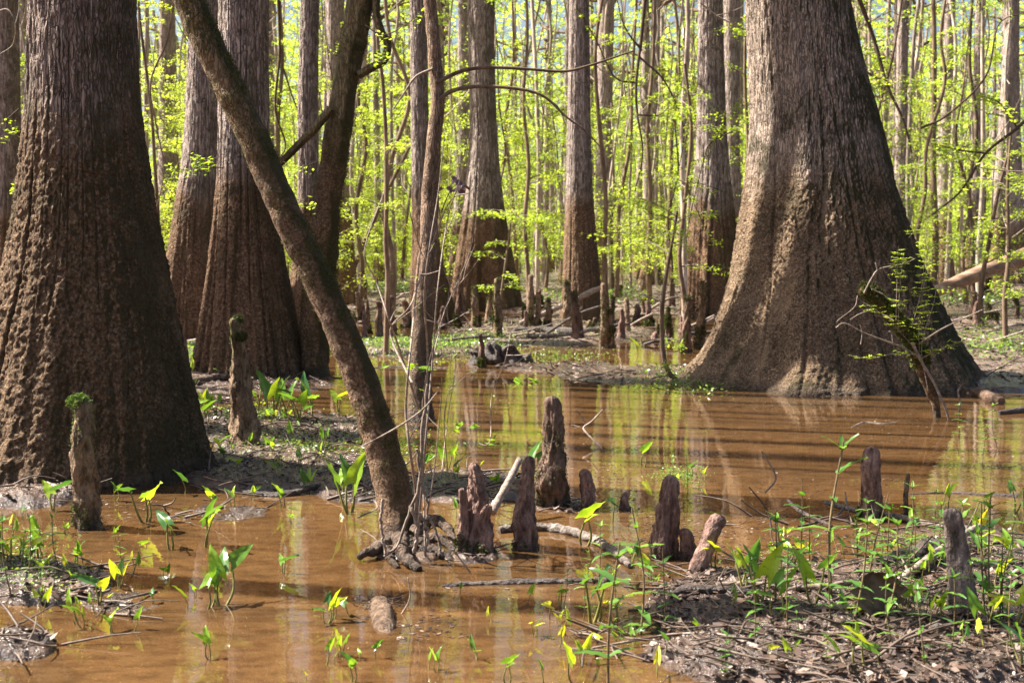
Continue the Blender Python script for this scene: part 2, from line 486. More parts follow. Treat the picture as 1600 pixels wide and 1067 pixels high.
def land_h(x, y):
    x = np.asarray(x, float); y = np.asarray(y, float)
    px, py = to_px(x, y, np.zeros_like(x))
    w = np.zeros_like(x); hh = np.zeros_like(x)
    wob = fbm(x * 0.9, y * 0.9, 0 * x, 3, 5) * 0.35
    for (a, b, rx, ry, h0) in LAND:
        d = ((px - a) / rx) ** 2 + ((py - b) / ry) ** 2 + wob
        s = np.clip(1.5 - d, 0, 1)
        s = s * s * (3 - 2 * s)
        w = np.maximum(w, s * (0.115 + h0))
    infront = (y > 2.5)
    w = np.where(infront, w, 0.0)
    base = -0.11 + w * 0.97
    lo = fbm(x * 0.22, y * 0.22, 0 * x, 3, 9)
    side = np.clip((np.abs(x) - (0.42 * np.abs(y) + 0.5)) / 1.5, 0, 1)
    base = np.where(side > 0, np.maximum(base, -0.11 + side * (0.09 + 0.10 * lo)), base)
    farm = np.clip((y - 28) / 16, 0, 1)
    base = base * (1 - farm) + np.maximum(base, 0.045 + 0.11 * lo) * farm
    n = 0.030 * fbm(x * 2.3, y * 2.3, 0 * x, 3, 21) + 0.026 * fbm(x * 9, y * 9, 0 * x, 3, 31, 0.6) + 0.012 * vn(x * 41, y * 41, 0 * x, 41)
    flat = np.clip(0.55 + 1.6 * fbm(x * 0.8, y * 0.8, 0 * x + 4, 2, 61), 0.22, 1)
    n = n * np.where(y < 12, flat, 1.0)
    return base + n


def build_ground():
    a_f = np.radians(np.arange(-26, 26.01, 0.07))
    a_l = np.radians(np.concatenate([np.arange(-180, -60, 4), np.arange(-60, -26.1, 0.8)]))
    a_r = np.radians(np.concatenate([np.arange(26.8, 60, 0.8), np.arange(60, 179, 4)]))
    A = np.concatenate([a_l, a_f, a_r])
    r = [0.6]
    while r[-1] < 450:
        k = 1.05 if r[-1] < 2.5 else (1.0055 if r[-1] < 30 else 1.02)
        r.append(r[-1] * k)
    r = np.array(r)
    R, AA = np.meshgrid(r, A, indexing='ij')
    X = R * np.sin(AA); Y = R * np.cos(AA)
    Z = land_h(X, Y)
    nr, na = X.shape
    V = np.stack([X, Y, Z], -1).reshape(-1, 3)
    i = np.arange(nr - 1)[:, None] * na
    j = np.arange(na)[None, :]
    j2 = (j + 1) % na
    Fc = np.stack([i + j, i + na + j, i + na + j2, i + j2], -1).reshape(-1, 4)[:, ::-1]
    mb = MB(); mb.add(V, Fc)
    c = np.array([[0, 0, -0.1]])
    mb.add(np.concatenate([V[:na], c]), np.stack([np.arange(na), (np.arange(na) + 1) % na, np.full(na, na)], -1))
    o = mb.build('ground', M['mud'])
    tag(o, kind='structure')
    mb = MB()
    mb.add([(-450, -450, 0), (450, -450, 0), (450, 450, 0), (-450, 450, 0)], [(0, 1, 2, 3)])
    w = mb.build('water', M['water'])
    tag(w, kind='structure')


build_ground()


def gz(x, y):
    return float(max(0.0, land_h(np.array([x]), np.array([y]))[0]))


def on_ground(px, py):
    p = gp(px, py)
    p = gp(px, py, gz(p[0], p[1]))
    p[2] = gz(p[0], p[1])
    return p


# ------------------------------------------------------------------ labels
USED = {}


def uniq(cands, group):
    for c in cands:
        if c not in USED:
            USED[c] = group
            return c
    return cands[-1]


GAPS = [(-1e9, 30, 'at the far left edge'), (30, 250, 'between the left edge and the slim pinkish trunk'), (250, 300, 'beside the slim pinkish trunk'), (300, 440, 'behind the tall trunk left of the leaning one'),
        (440, 545, 'around the straight grey-brown trunk'), (545, 600, 'just right of the mossy curved trunk'), (600, 640, 'left of the slim reddish trunk'), (640, 715, 'behind the slim reddish trunk'),
        (715, 800, 'around the mossy-footed trunk'), (800, 850, 'right of the mossy-footed trunk'), (850, 885, 'left of the smooth columnar trunk'), (885, 960, 'behind the smooth columnar trunk'), (960, 1010, 'in the left of the bright centre clearing'), (1010, 1070, 'in the right of the bright centre clearing'),
        (1070, 1170, 'behind the pale-sided trunk'), (1170, 1400, 'behind the largest trunk'), (1400, 1460, 'behind the lichen-spotted trunk'), (1460, 1510, 'in the thicket right of the lichen-spotted trunk'), (1510, 1560, 'left of the stout brown right trunk'), (1560, 1e9, 'beyond the right edge trunk')]


def gap(px):
    for a, b, s in GAPS:
        if a <= px < b: return s


# ------------------------------------------------------------------ leaves / foliage
def leaf_quads(P, size, rng, flat=0.45, asp=0.45):
    n = len(P)
    nrm = np.stack([rng.normal(0, flat, n), rng.normal(0, flat, n), np.ones(n)], -1)
    nrm /= np.linalg.norm(nrm, axis=1)[:, None]
    a = rng.uniform(0, 2 * PI, n)
    d = np.stack([np.cos(a), np.sin(a), np.zeros(n)], -1)
    d -= nrm * (d * nrm).sum(1)[:, None]
    d /= np.linalg.norm(d, axis=1)[:, None]
    s = np.cross(nrm, d)
    L = size * rng.uniform(0.6, 1.3, n)[:, None]
    W = L * asp
    V = np.stack([P - d * L * 0.5, P + s * W * 0.5 - d * L * 0.02, P + d * L * 0.5, P - s * W * 0.5 - d * L * 0.02], 1).reshape(-1, 3)
    Fc = np.arange(4 * n).reshape(n, 4)
    return V, Fc


def spray_points(branch, rng, n, width, droop=0.02):
    """leaf points of a flat spray along a branch path"""
    m = len(branch)
    t = rng.uniform(0.15, 1.0, n)
    idx = t * (m - 1)
    i = np.minimum(idx.astype(int), m - 2)
    f = (idx - i)[:, None]
    p = branch[i] * (1 - f) + branch[i + 1] * f
    T = branch[-1] - branch[0]
    side = np.cross(T, [0, 0, 1.0]); side /= np.linalg.norm(side) + 1e-9
    # side twigs: quantised stations
    q = np.round(t * 9) / 9
    sg = np.where(rng.random(n) < 0.5, -1, 1)
    off = rng.uniform(0, 1, n) * width * (1.15 - t)
    T2 = T / (np.linalg.norm(T) + 1e-9)
    p = p + side[None] * (off * sg)[:, None] + T2[None] * (off * 0.6 + (q - t) * np.linalg.norm(T) * 0.7)[:, None]
    p[:, 2] += rng.normal(0, 0.03, n) - off * 0.12 - droop
    return p


def understory(rng, h, lean=0.06, nb=22, nl=110, leaf=0.075, z0=1.0, spread=1.6, r0=0.035):
    """returns trunk MB, branch MB, foliage MB in local coordinates"""
    tr, br, fo = MB(), MB(), MB()
    k = 7
    ang = rng.uniform(0, 2 * PI)
    pts = [np.zeros(3) - [0, 0, 0.2]]
    for i in range(1, k):
        t = i / (k - 1)
        pts.append(np.array([math.cos(ang) * lean * h * t + rng.normal(0, 0.018 * h), math.sin(ang) * lean * h * t + rng.normal(0, 0.018 * h), h * t]))
    P = smooth_path(pts, 26)
    R = r0 * (1 - 0.8 * np.linspace(0, 1, 26)) + r0 * 0.5 * np.exp(-np.linspace(0, 12, 26))
    add_tube(tr, P, R, 9, rough=0.15, seed=int(rng.integers(99)))
    for b in range(nb):
        t = (z0 + (h - z0) * rng.uniform(0, 1)) / h
        base = P[int(np.clip(t * 25, 0, 25))]
        a = rng.uniform(0, 2 * PI)
        L = spread * rng.uniform(0.45, 1.0) * (1.15 - 0.6 * t)
        rise = rng.uniform(-0.05, 0.35)
        e = base + np.array([math.cos(a) * L, math.sin(a) * L, L * rise])
        mid = base * 0.5 + e * 0.5 + [rng.normal(0, 0.05 * L), rng.normal(0, 0.05 * L), 0.10 * L]
        B = smooth_path([base, mid, e], 7)
        add_tube(br, B, np.linspace(r0 * 0.22 * (1.2 - t) + 0.004, 0.002, 7), 4, caps=False)
        n = int(nl * L / spread)
        pp = spray_points(B, rng, n, L * 0.38)
        for s_ in range(4):
            ii = rng.integers(1, 6)
            add_tube(br, [B[ii], pp[rng.integers(len(pp))]], [0.003, 0.0015], 3, caps=False)
        pp = pp + rng.normal(0, .07, pp.shape)
        V, Fc = leaf_quads(pp, leaf, rng, 0.9)
        fo.add(V, Fc)
    return tr, br, fo


def canopy(rng, h, z0, spread, nb, nl, leaf, r0):
    br, fo = MB(), MB()
    for b in range(nb):
        z = z0 + (h - z0) * rng.uniform(0, 1) ** 0.9
        t = (z - z0) / (h - z0)
        a = rng.uniform(0, 2 * PI)
        L = spread * rng.uniform(0.5, 1.0) * (1.05 - 0.65 * t)
        base = np.array([0, 0, z])
        e = base + np.array([math.cos(a) * L, math.sin(a) * L, L * rng.uniform(0.1, 0.7)])
        B = smooth_path([base, base * .5 + e * .5 + rng.normal(0, 0.12 * L, 3), e], 7)
        add_tube(br, B, np.linspace(r0 * (0.3 - 0.18 * t), 0.012, 7), 5, caps=False)
        for c in range(5):
            s0 = B[rng.integers(2, 7)]
            e2 = s0 + np.array([rng.normal(0, 1), rng.normal(0, 1), rng.normal(0.1, 0.3)]) * L * 0.28
            B2 = smooth_path([s0, s0 * .5 + e2 * .5 + rng.normal(0, 0.05, 3), e2], 5)
            add_tube(br, B2, np.linspace(0.018, 0.005, 5), 3, caps=False)
            V, Fc = leaf_quads(spray_points(B2, rng, int(nl / 5), L * 0.16), leaf, rng, 0.6)
            fo.add(V, Fc)
    return br, fo


# ------------------------------------------------------------------ big trunks from their outlines
def profile_world(rows, Y):
    out = []
    for (py, xl, xr) in rows:
        a = at(xl, py, Y); b = at(xr, py, Y)
        out.append((a[2], (a[0] + b[0]) / 2, (b[0] - a[0]) / 2))
    out.sort()
    return np.array(out)


def gauss1(a, s):
    k = int(3 * s) + 1
    w = np.exp(-0.5 * (np.arange(-k, k + 1) / s) ** 2); w /= w.sum()
    p = np.concatenate([np.full(k, a[0]) - (a[1] - a[0]) * np.arange(k, 0, -1), a, np.full(k, a[-1]) + (a[-1] - a[-2]) * np.arange(1, k + 1)])
    return np.convolve(p, w, 'valid')


def trunk_mesh(prof, Y, top=24.0, nth=200, dz=0.02, flute=0.10, kf=2.6, rough=0.010, seed=1, hw=2.35, zdetail=None, topr=0.35, topx=None, crease=0.02, flare=0.0, leanY=0.0, nscale=1.0):
    z = prof[:, 0]; cx = prof[:, 1]; R = prof[:, 2]
    zt = z[-1] if zdetail is None else zdetail
    zs = np.arange(-0.25, zt + 0.4, dz)
    up = np.arange(zs[-1] + 0.3, top, 0.45)
    zz = np.concatenate([zs, up])
    n = min(5, len(z) - 1)
    slope = (cx[-1] - cx[-n]) / (z[-1] - z[-n])
    C = np.interp(zz, z, cx)
    RR = np.interp(zz, z, R)
    ab = zz > z[-1]
    C = np.where(ab, cx[-1] + slope * (zz - z[-1]) * 0.8, C)
    RR = np.where(ab, R[-1] * (1 - (1 - topr) * (zz - z[-1]) / (top - z[-1])), RR)
    be = zz < z[0]
    RR = np.where(be, R[0] * (1 + 0.25 * (z[0] - zz)), RR)
    m = len(zs)
    sg = 0.09 / dz
    C[:m] = gauss1(C[:m], sg); RR[:m] = gauss1(RR[:m], sg)
    th = np.arange(nth) * 2 * PI / nth
    c, s = np.cos(th)[None, :], np.sin(th)[None, :]
    Z = np.repeat(zz[:, None], nth, 1)
    amp = 0.025 + flute * np.exp(-np.clip(zz, 0, 99) / 1.4)[:, None]
    n1 = fbm(c * kf + 0 * Z, s * kf + 0 * Z, Z * 0.16 + seed * 3.7, 3, seed)
    cr = vn(c * kf * 1.7 + 9 + 0 * Z, s * kf * 1.7 + 0 * Z, Z * 0.22 + seed, seed + 5)
    rr = RR[:, None] * (1 + amp * n1 * 1.5)
    rr -= crease * (0.6 + 1.2 * np.exp(-Z / 1.5)) * np.exp(-(cr / 0.07) ** 2)
    n3 = fbm(c * 5.5 + 3 + 0 * Z, s * 5.5 + 0 * Z, Z * 0.35 + seed, 3, seed + 21, 0.6)
    rr += RR[:, None] * (0.018 + 0.05 * np.exp(-np.clip(Z, 0, 9) / 0.7)) * n3 * 1.3
    rr -= 0.008 * (Z < 3) * np.exp(-(vn(c * 6 + 0 * Z, s * 6 + 0 * Z, Z * 0.5, seed + 31) / 0.06) ** 2)
    rr += flare * RR[:, None] * np.exp(-np.clip(Z, 0, 9) / 0.12) * (0.5 + 0.9 * np.clip(n1, -.5, 1))
    X = C[:, None] + rr * c; YY = Y + leanY * Z + rr * s
    if rough > 0:
        k = nscale
        lo = fbm(X * 30 * k, YY * 30 * k, Z * 26 * k, 3, seed + 9, 0.7) * 1.0 + 0.35 * fbm(X * 9 * k, YY * 9 * k, Z * 4 * k, 2, seed + 3)
        hi = 1 - np.abs(fbm(X * 22 * k, YY * 22 * k, Z * 3.2 * k, 3, seed + 11, 0.6)) * 2.2
        w = 1 / (1 + np.exp(-(Z - hw) / 0.12))
        rr = rr + rough * (lo * (1 - w) * 1.25 + (hi - 0.5) * w * 0.9)
        X = C[:, None] + rr * c; YY = Y + leanY * Z + rr * s
    V = np.stack([X, YY, Z], -1).reshape(-1, 3)
    nr = len(zz)
    i = np.arange(nr - 1)[:, None] * nth
    j = np.arange(nth)[None, :]; j2 = (j + 1) % nth
    Fc = np.stack([i + j, i + j2, i + nth + j2, i + nth + j], -1).reshape(-1, 4)
    mb = MB(); mb.add(V, Fc)
    top_c = V[-nth:].mean(0)
    mb.add(np.concatenate([V[-nth:], [top_c]]), np.stack([np.arange(nth), (np.arange(nth) + 1) % nth, np.full(nth, nth)], -1))
    return mb, (C[-1], Y + leanY * top, top), (np.interp(0, zz, C), Y)


crng = np.random.default_rng(11)
CROWNS = []
for q in range(4):
    b_, f_ = canopy(crng, 26 - q, 10 + q * 0.8, 3.8, 24, 120, 0.15, 0.35)
    CROWNS.append((b_.mesh('branches', M['bark_thin']), f_.mesh('foliage', M['leaf_spring'])))


def crown(root, x, y, rz, sc=1.0, q=0):
    b, f = CROWNS[q % 4]
    ob = link('branches', b, root, (x, y, 0), (0, 0, rz), sc)
    of = link('foliage', f, root, (x, y, 0), (0, 0, rz), sc)
    return ob, of


def big_tree(name, rows, front_py, label, mat, group='buttressed trees of the flooded forest', dback=0.75, q=0, crown_on=True, cat='tree', **kw):
    yb = gp(rows[-1][1], front_py)[1]
    rb = (rows[-1][2] - rows[-1][1]) / 2 / FPX * yb
    Y = yb + rb * dback
    k = Y / yb
    prof = profile_world(rows, Y)
    # silhouette measured at contact depth scaled to the axis depth
    prof = prof[prof[:, 0] > -0.05]
    # ground row at the axis: keep base radius
    if prof[0, 0] > 0.02:
        prof = np.vstack([[0.0, prof[0, 1], prof[0, 2] * 1.02], prof])
    mb, tip, base = trunk_mesh(prof, Y, **kw)
    root = empty(name, (base[0], base[1], 0))
    tag(root, label, cat, group)
    mb.build('trunk', mat, root)
    if crown_on:
        crown(root, (tip[0] - base[0]) * 0.55, 0, q * 1.3, 1.0, q)
    return root


T_LEFT = [(-60, 54, 206), (0, 52, 210), (60, 48, 211), (150, 47, 214), (220, 42, 224), (300, 34, 236), (360, 27, 247), (430, 14, 262), (500, -4, 275), (600, -32, 297), (680, -58, 313), (730, -78, 326), (765, -92, 338)]
big_tree('tupelo_tree', T_LEFT, 762, 'massive fluted tree trunk at the left edge, its foot in mud and shallow water', M['bark_near'], nth=600, dz=0.010, flute=0.10, kf=1.7, rough=0.016, seed=4, crease=0.022, zdetail=3.6, q=0, flare=0.05, crown_on=False)
T_RIGHT = [(-60, 1166, 1316), (0, 1168, 1325), (100, 1172, 1346), (200, 1175, 1374), (300, 1165, 1400), (400, 1150, 1430), (460, 1140, 1455), (520, 1122, 1483), (560, 1107, 1505), (590, 1088, 1525), (609, 1075, 1536)]
big_tree('tupelo_tree', T_RIGHT, 612, 'largest flared grey trunk rising from open brown water on the right', M['bark_right'], nth=720, dz=0.012, flute=0.11, kf=2.0, rough=0.019, seed=26, crease=0.025, zdetail=4.6, q=1, flare=0.05, crown_on=False)
T_2 = [(-60, 343, 418), (0, 342, 419), (100, 342, 418), (200, 341, 419), (300, 337, 427), (400, 327, 442), (500, 314, 462), (560, 305, 474), (590, 298, 482)]
big_tree('tupelo_tree', T_2, 592, 'tall grey and brown trunk just left of the long leaning trunk, seedlings at its foot', M['bark_mid'], nth=300, dz=0.02, flute=0.16, kf=2.4, rough=0.014, seed=8, crease=0.035, q=2, flare=0.04, crown_on=False)
T_4 = [(-60, 303, 346), (0, 300, 346), (100, 294, 345), (200, 289, 346), (265, 284, 348), (300, 277, 350), (400, 263, 356), (470, 256, 362), (530, 250, 368)]
big_tree('tupelo_tree', T_4, 532, 'dusky trunk half hidden behind the tall trunk left of the leaning one', M['bark_mid'], nth=200, dz=0.03, flute=0.14, rough=0.015, seed=17, q=3, crown_on=False)
T_5 = [(-60, -10, 28), (0, -10, 28), (100, -10, 30), (250, -10, 33), (330, -12, 38), (400, -18, 45), (480, -25, 54)]
big_tree('tupelo_tree', T_5, 485, 'brown trunk cut by the left edge of the picture, behind the massive left trunk', M['bark_mid'], nth=140, dz=0.04, flute=0.12, rough=0.015, seed=19, q=0, crown_on=False)
T_5b = [(-60, 470, 499), (0, 470, 499), (100, 467, 497), (200, 464, 497), (280, 466, 499), (350, 462, 503), (420, 456, 512), (500, 446, 522), (545, 440, 528)]
big_tree('tupelo_tree', T_5b, 530, 'straight grey-brown trunk right beside the mossy curved trunk, on its left', M['bark_mid'], nth=140, dz=0.04, flute=0.12, rough=0.015, seed=23, q=1, crown_on=False)
T_6b = [(-60, 508, 537), (0, 509, 538), (100, 510, 538), (200, 512, 540), (300, 514, 546), (400, 512, 555), (480, 505, 562)]
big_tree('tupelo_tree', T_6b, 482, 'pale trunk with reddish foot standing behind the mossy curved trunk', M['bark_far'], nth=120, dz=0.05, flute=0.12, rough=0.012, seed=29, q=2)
T_9 = [(-60, 640, 667), (0, 640, 667), (100, 641, 668), (200, 642, 670), (300, 643, 676), (380, 643, 686), (450, 640, 700), (505, 634, 714)]
big_tree('tupelo_tree', T_9, 507, 'brown trunk standing directly behind the slim reddish central trunk', M['bark_mid'], nth=140, dz=0.04, flute=0.14, rough=0.015, seed=31, q=3)
T_10 = [(-60, 730, 771), (0, 731, 772), (100, 733, 773), (200, 735, 776), (260, 731, 781), (320, 724, 788), (380, 716, 799), (440, 708, 811), (484, 702, 820)]
big_tree('tupelo_tree', T_10, 486, 'mossy-footed trunk in mid distance right of the slim reddish central trunk', M['bark_mid'], nth=160, dz=0.04, flute=0.22, kf=2.0, rough=0.02, seed=37, q=0, crease=0.06)
T_11 = [(-60, 890, 920), (0, 890, 920), (100, 888, 922), (200, 886, 923), (300, 884, 927), (400, 880, 935), (460, 877, 941), (505, 872, 947)]
big_tree('tupelo_tree', T_11, 507, 'smooth brown columnar trunk at the picture centre right, ringed by small knees', M['bark_mid'], nth=140, dz=0.04, flute=0.06, rough=0.012, seed=41, q=1)
T_12 = [(-60, 1092, 1128), (0, 1091, 1129), (100, 1090, 1131), (200, 1089, 1134), (270, 1085, 1140), (330, 1079, 1147), (400, 1072, 1154), (450, 1067, 1158), (496, 1062, 1163)]
big_tree('tupelo_tree', T_12, 498, 'pale-sided trunk with a dark hollow foot just left of the largest trunk', M['bark_mid'], nth=160, dz=0.04, flute=0.20, rough=0.02, seed=43, q=2, crease=0.06)
T_12b = [(-60, 1130, 1157), (0, 1130, 1157), (100, 1130, 1156), (200, 1132, 1155), (300, 1130, 1158), (400, 1124, 1166), (470, 1118, 1174)]
big_tree('tupelo_tree', T_12b, 476, 'narrow brown trunk squeezed between the pale-sided trunk and the largest one', M['bark_far'], nth=110, dz=0.05, flute=0.1, rough=0.012, seed=47, q=3)
T_13 = [(-60, 935, 962), (0, 934, 960), (100, 933, 958), (200, 932, 956), (300, 930, 956), (400, 926, 958), (460, 922, 961)]
big_tree('tupelo_tree', T_13, 462, 'hazy yellowish trunk just right of the smooth columnar trunk, farther off', M['bark_far'], nth=90, dz=0.06, flute=0.1, rough=0.012, seed=53, q=0)
T_14 = [(-60, 1567, 1592), (0, 1567, 1592), (100, 1566, 1592), (200, 1565, 1594), (300, 1558, 1598), (380, 1550, 1606), (440, 1540, 1615)]
big_tree('tupelo_tree', T_14, 446, 'stout brown trunk near the right edge, beyond the fallen reddish log', M['bark_far'], nth=100, dz=0.06, flute=0.15, rough=0.015, seed=59, q=1)
T_15 = [(-60, 249, 271), (0, 249, 271), (100, 249, 270), (200, 249, 272), (300, 247, 276), (380, 244, 280), (450, 240, 284)]
big_tree('tupelo_tree', T_15, 456, 'slim pinkish trunk seen through the gap between the massive left trunk and its neighbours', M['bark_far'], nth=90, dz=0.06, flute=0.1, rough=0.012, seed=61, q=2)
T_16 = [(-60, 1404, 1420), (0, 1403, 1420), (100, 1401, 1418), (200, 1399, 1417), (300, 1398, 1419), (400, 1400, 1424), (470, 1398, 1432)]
big_tree('tupelo_tree', T_16, 470, 'slender lichen-spotted trunk just right of the largest trunk', M['bark_far'], nth=90, dz=0.05, flute=0.1, rough=0.012, seed=67, q=3)
T_17 = [(-60, 716, 731), (0, 716, 731), (100, 716, 730), (200, 716, 731), (300, 711, 731), (400, 704, 733), (455, 698, 736)]
big_tree('tupelo_tree', T_17, 457, 'thin dark trunk hugging the left side of the mossy-footed trunk', M['bark_far'], nth=80, dz=0.06, flute=0.1, rough=0.012, seed=71, q=0)


# ------------------------------------------------------------------ leaning / slim trees following a centre line
def path_tree(name, pts, Y0, Y1, label, mat, ext, cat='tree', group=None, n=160, k=40, rough=0.08, crownq=None, base_extra=0.25, rs=9.0):
    """pts: (px, py, width px) from the foot up"""
    P, R = [], []
    m = len(pts)
    for i, (px, py, w) in enumerate(pts):
        t = i / (m - 1)
        Y = Y0 + (Y1 - Y0) * t
        P.append(at(px, py, Y)); R.append(w / 2 / FPX * Y)
    P = np.array(P); R = np.array(R)
    P = np.vstack([P[0] + [0, 0, -base_extra], P]); R = np.concatenate([[R[0] * 1.15], R])
    if ext:
        d = P[-1] - P[-3]; d /= np.linalg.norm(d)
        for q in range(4):
            d = d * 0.8 + np.array([0, 0, 1]) * 0.2; d /= np.linalg.norm(d)
            P = np.vstack([P, P[-1] + d * ext / 4]); R = np.append(R, R[-1] * 0.8)
    C = smooth_path(P, n)
    RR = np.interp(np.linspace(0, len(R) - 1, n), np.arange(len(R)), R)
    foot = P[1].copy(); foot[2] = 0
    root = empty(name, foot)
    tag(root, label, cat, group)
    mb = MB()
    add_tube(mb, C, RR, k, rough=rough, seed=7, rs=rs)
    mb.build('trunk', mat, root)
    return root, C, RR


lean, LC, LR = path_tree('leaning_tree', [(628, 872, 76), (626, 845, 66), (621, 800, 58), (598, 700, 55), (566, 600, 52), (526, 500, 50), (478, 400, 47), (432, 300, 47), (388, 200, 46), (340, 100, 47), (294, 0, 47), (262, -70, 46)], 6.45, 6.9,
                         'long mossy trunk leaning left, rising from a rooted foot in the water', M['bark_lean'], 5.0, n=420, k=72, rough=0.13, rs=14)
mossl, MC, MR = path_tree('mossy_tree', [(492, 588, 46), (492, 545, 44), (492, 500, 47), (500, 440, 48), (505, 400, 46), (510, 330, 41), (519, 270, 41), (529, 200, 42), (540, 130, 38), (552, 70, 38), (563, 0, 42), (574, -60, 40)], 15.3, 15.3,
                          'moss-covered dark trunk curving up to the right behind the leaning trunk', M['bark_mossy'], 7.0, n=260, k=48, rough=0.12, rs=9)
crown(mossl, 2.5, 0, 2.0, 0.7, 2)
redt, RC, RRr = path_tree('slim_tree', [(657, 662, 48.7), (656, 625, 38.6), (657, 560, 33.6), (660, 500, 33.6), (664, 440, 31.9), (670, 380, 28.6), (672, 300, 26.9), (678, 220, 22.7), (684, 160, 21.8), (680, 100, 21.0), (675, 40, 20.2), (668, -40, 19.3)], 11.2, 11.4,
                          'slim reddish trunk in the water, two thin branches reaching to the right', M['bark_red'], 7.0, n=260, k=40, rough=0.14, rs=12)


def branch_px(root, pts, Y, r0, r1, mat, n=None, k=7, name='branch', rough=0.1):
    P = [at(p[0], p[1], (Y if len(p) < 3 else p[2])) for p in pts]
    n = n or len(P) * 6
    C = smooth_path(P, n)
    mb = MB()
    add_tube(mb, C, np.linspace(r0, r1, n), k, rough=rough, rs=25)
    return mb.build(name, mat, root), C


branch_px(redt, [(682, 130), (720, 112), (762, 106), (820, 108), (880, 112), (920, 103), (960, 90), (990, 80)], 11.3, 0.019, 0.007, M['bark_thin'])
branch_px(redt, [(684, 158), (705, 143), (740, 136), (800, 138), (848, 150), (885, 183), (915, 205), (938, 230)], 11.3, 0.022, 0.005, M['bark_thin'])
branch_px(redt, [(676, 108), (650, 120), (632, 145), (614, 172)], 11.3, 0.012, 0.006, M['twig_pale'])
branch_px(redt, [(848, 150), (872, 168), (884, 196)], 11.3, 0.008, 0.003, M['bark_thin'])
branch_px(mossl, [(517, 170), (490, 203), (465, 228), (438, 255), (425, 262)], 15.1, 0.055, 0.04, M['bark_mossy'], k=12)
branch_px(mossl, [(560, 118), (585, 104), (600, 95), (606, 70), (596, 50), (588, 20), (590, -20)], 15.2, 0.05, 0.045, M['bark_mossy'], k=12)
# roots and vines of the leaning tree
rr_ = np.random.default_rng(5)
for (pts, r0) in [([(610, 845, 6.35), (590, 856, 6.2), (570, 864, 6.1), (560, 872, 6.1)], 0.045),
                  ([(625, 840, 6.25), (628, 860, 6.05), (640, 878, 5.95), (655, 890, 5.9)], 0.05),
                  ([(645, 835, 6.4), (672, 812, 6.45), (695, 820, 6.4), (708, 845, 6.3), (702, 872, 6.2)], 0.045),
                  ([(650, 850, 6.3), (680, 838, 6.3), (700, 852, 6.25), (716, 872, 6.2)], 0.04),
                  ([(660, 860, 6.2), (690, 866, 6.15), (712, 880, 6.1)], 0.05),
                  ([(605, 860, 6.2), (612, 874, 6.05), (622, 888, 5.95)], 0.035)]:
    P = [at(a, b, c) for a, b, c in pts]
    C = smooth_path(P, 30)
    mb = MB()
    C = smooth_path(P, 70)
    add_tube(mb, C, np.linspace(r0 * .8, r0 * 0.3, 70), 26, rough=0.6, rs=34, seed=int(rr_.integers(99)))
    mb.build('root', M['root'], lean)
mb = MB()
for (pts, r0) in [([(668, 600), (660, 680), (655, 760), (640, 800), (622, 850), (600, 870)], .008), ([(652, 700), (660, 760), (668, 790), (662, 830)], .007), ([(598, 780), (596, 820), (602, 865)], .008),
                  ([(640, 790), (652, 820), (648, 862)], .010), ([(655, 800), (668, 830), (664, 868)], .009), ([(668, 805), (682, 832), (690, 868)], .007)]:
    C = smooth_path([at(a, b, 6.05) for a, b in pts], 24)
    mb = MB(); add_tube(mb, C + rr_.normal(0, 0.003, C.shape), np.linspace(r0, r0 * 0.8, 24), 6)
    mb.build('vine', M['twig'], lean)


# ------------------------------------------------------------------ moss shells
def moss_on(mb, P, N, n, size, rng, lo=None):
    i = rng.integers(0, len(P), n)
    p = P[i] + N[i] * rng.uniform(0, size * 0.8, n)[:, None] + rng.normal(0, size * 0.4, (n, 3))
    nn = N[i] + rng.normal(0, 0.8, (n, 3))
    nn /= np.linalg.norm(nn, axis=1)[:, None]
    a = rng.normal(0, 1, (n, 3)); a -= nn * (a * nn).sum(1)[:, None]; a /= np.linalg.norm(a, axis=1)[:, None]
    b = np.cross(nn, a)
    L = size * rng.uniform(0.6, 1.4, n)[:, None]
    V = np.stack([p - a * L * .5, p + nn * L * 0.5 + b * L * .2, p + a * L * .5], 1).reshape(-1, 3)
    mb.add(V, np.arange(3 * n).reshape(n, 3))


# moss on the leaning trunk
def tube_surf(C, R, rng, n, side=None):
    T = np.gradient(C, axis=0); T /= np.linalg.norm(T, axis=1)[:, None]
    i = rng.integers(0, len(C), n)
    v = rng.normal(0, 1, (n, 3))
    if side is not None:
        v += np.asarray(side)[None] * 1.0
    v -= T[i] * (v * T[i]).sum(1)[:, None]; v /= np.linalg.norm(v, axis=1)[:, None]
    return C[i] + v * R[i][:, None], v


mb = MB(); rg = np.random.default_rng(3)
P_, N_ = tube_surf(LC, LR, rg, 26000, (0.6, -0.6, 0.3))
keep = (fbm(P_[:, 0] * 5, P_[:, 1] * 5, P_[:, 2] * 5, 3, 77) > 0.12) & (P_[:, 2] > 0.1)
moss_on(mb, P_[keep], N_[keep], 9000, 0.009, rg)
mb.build('moss', M['moss'], lean)
mb = MB()
P_, N_ = tube_surf(MC, MR, rg, 26000)
keep = (fbm(P_[:, 0] * 2, P_[:, 1] * 2, P_[:, 2] * 1.5, 3, 78) > 0.08) & (P_[:, 2] > 0.8)
moss_on(mb, P_[keep], N_[keep], 9000, 0.02, rg)
mb.build('moss', M['moss'], mossl)


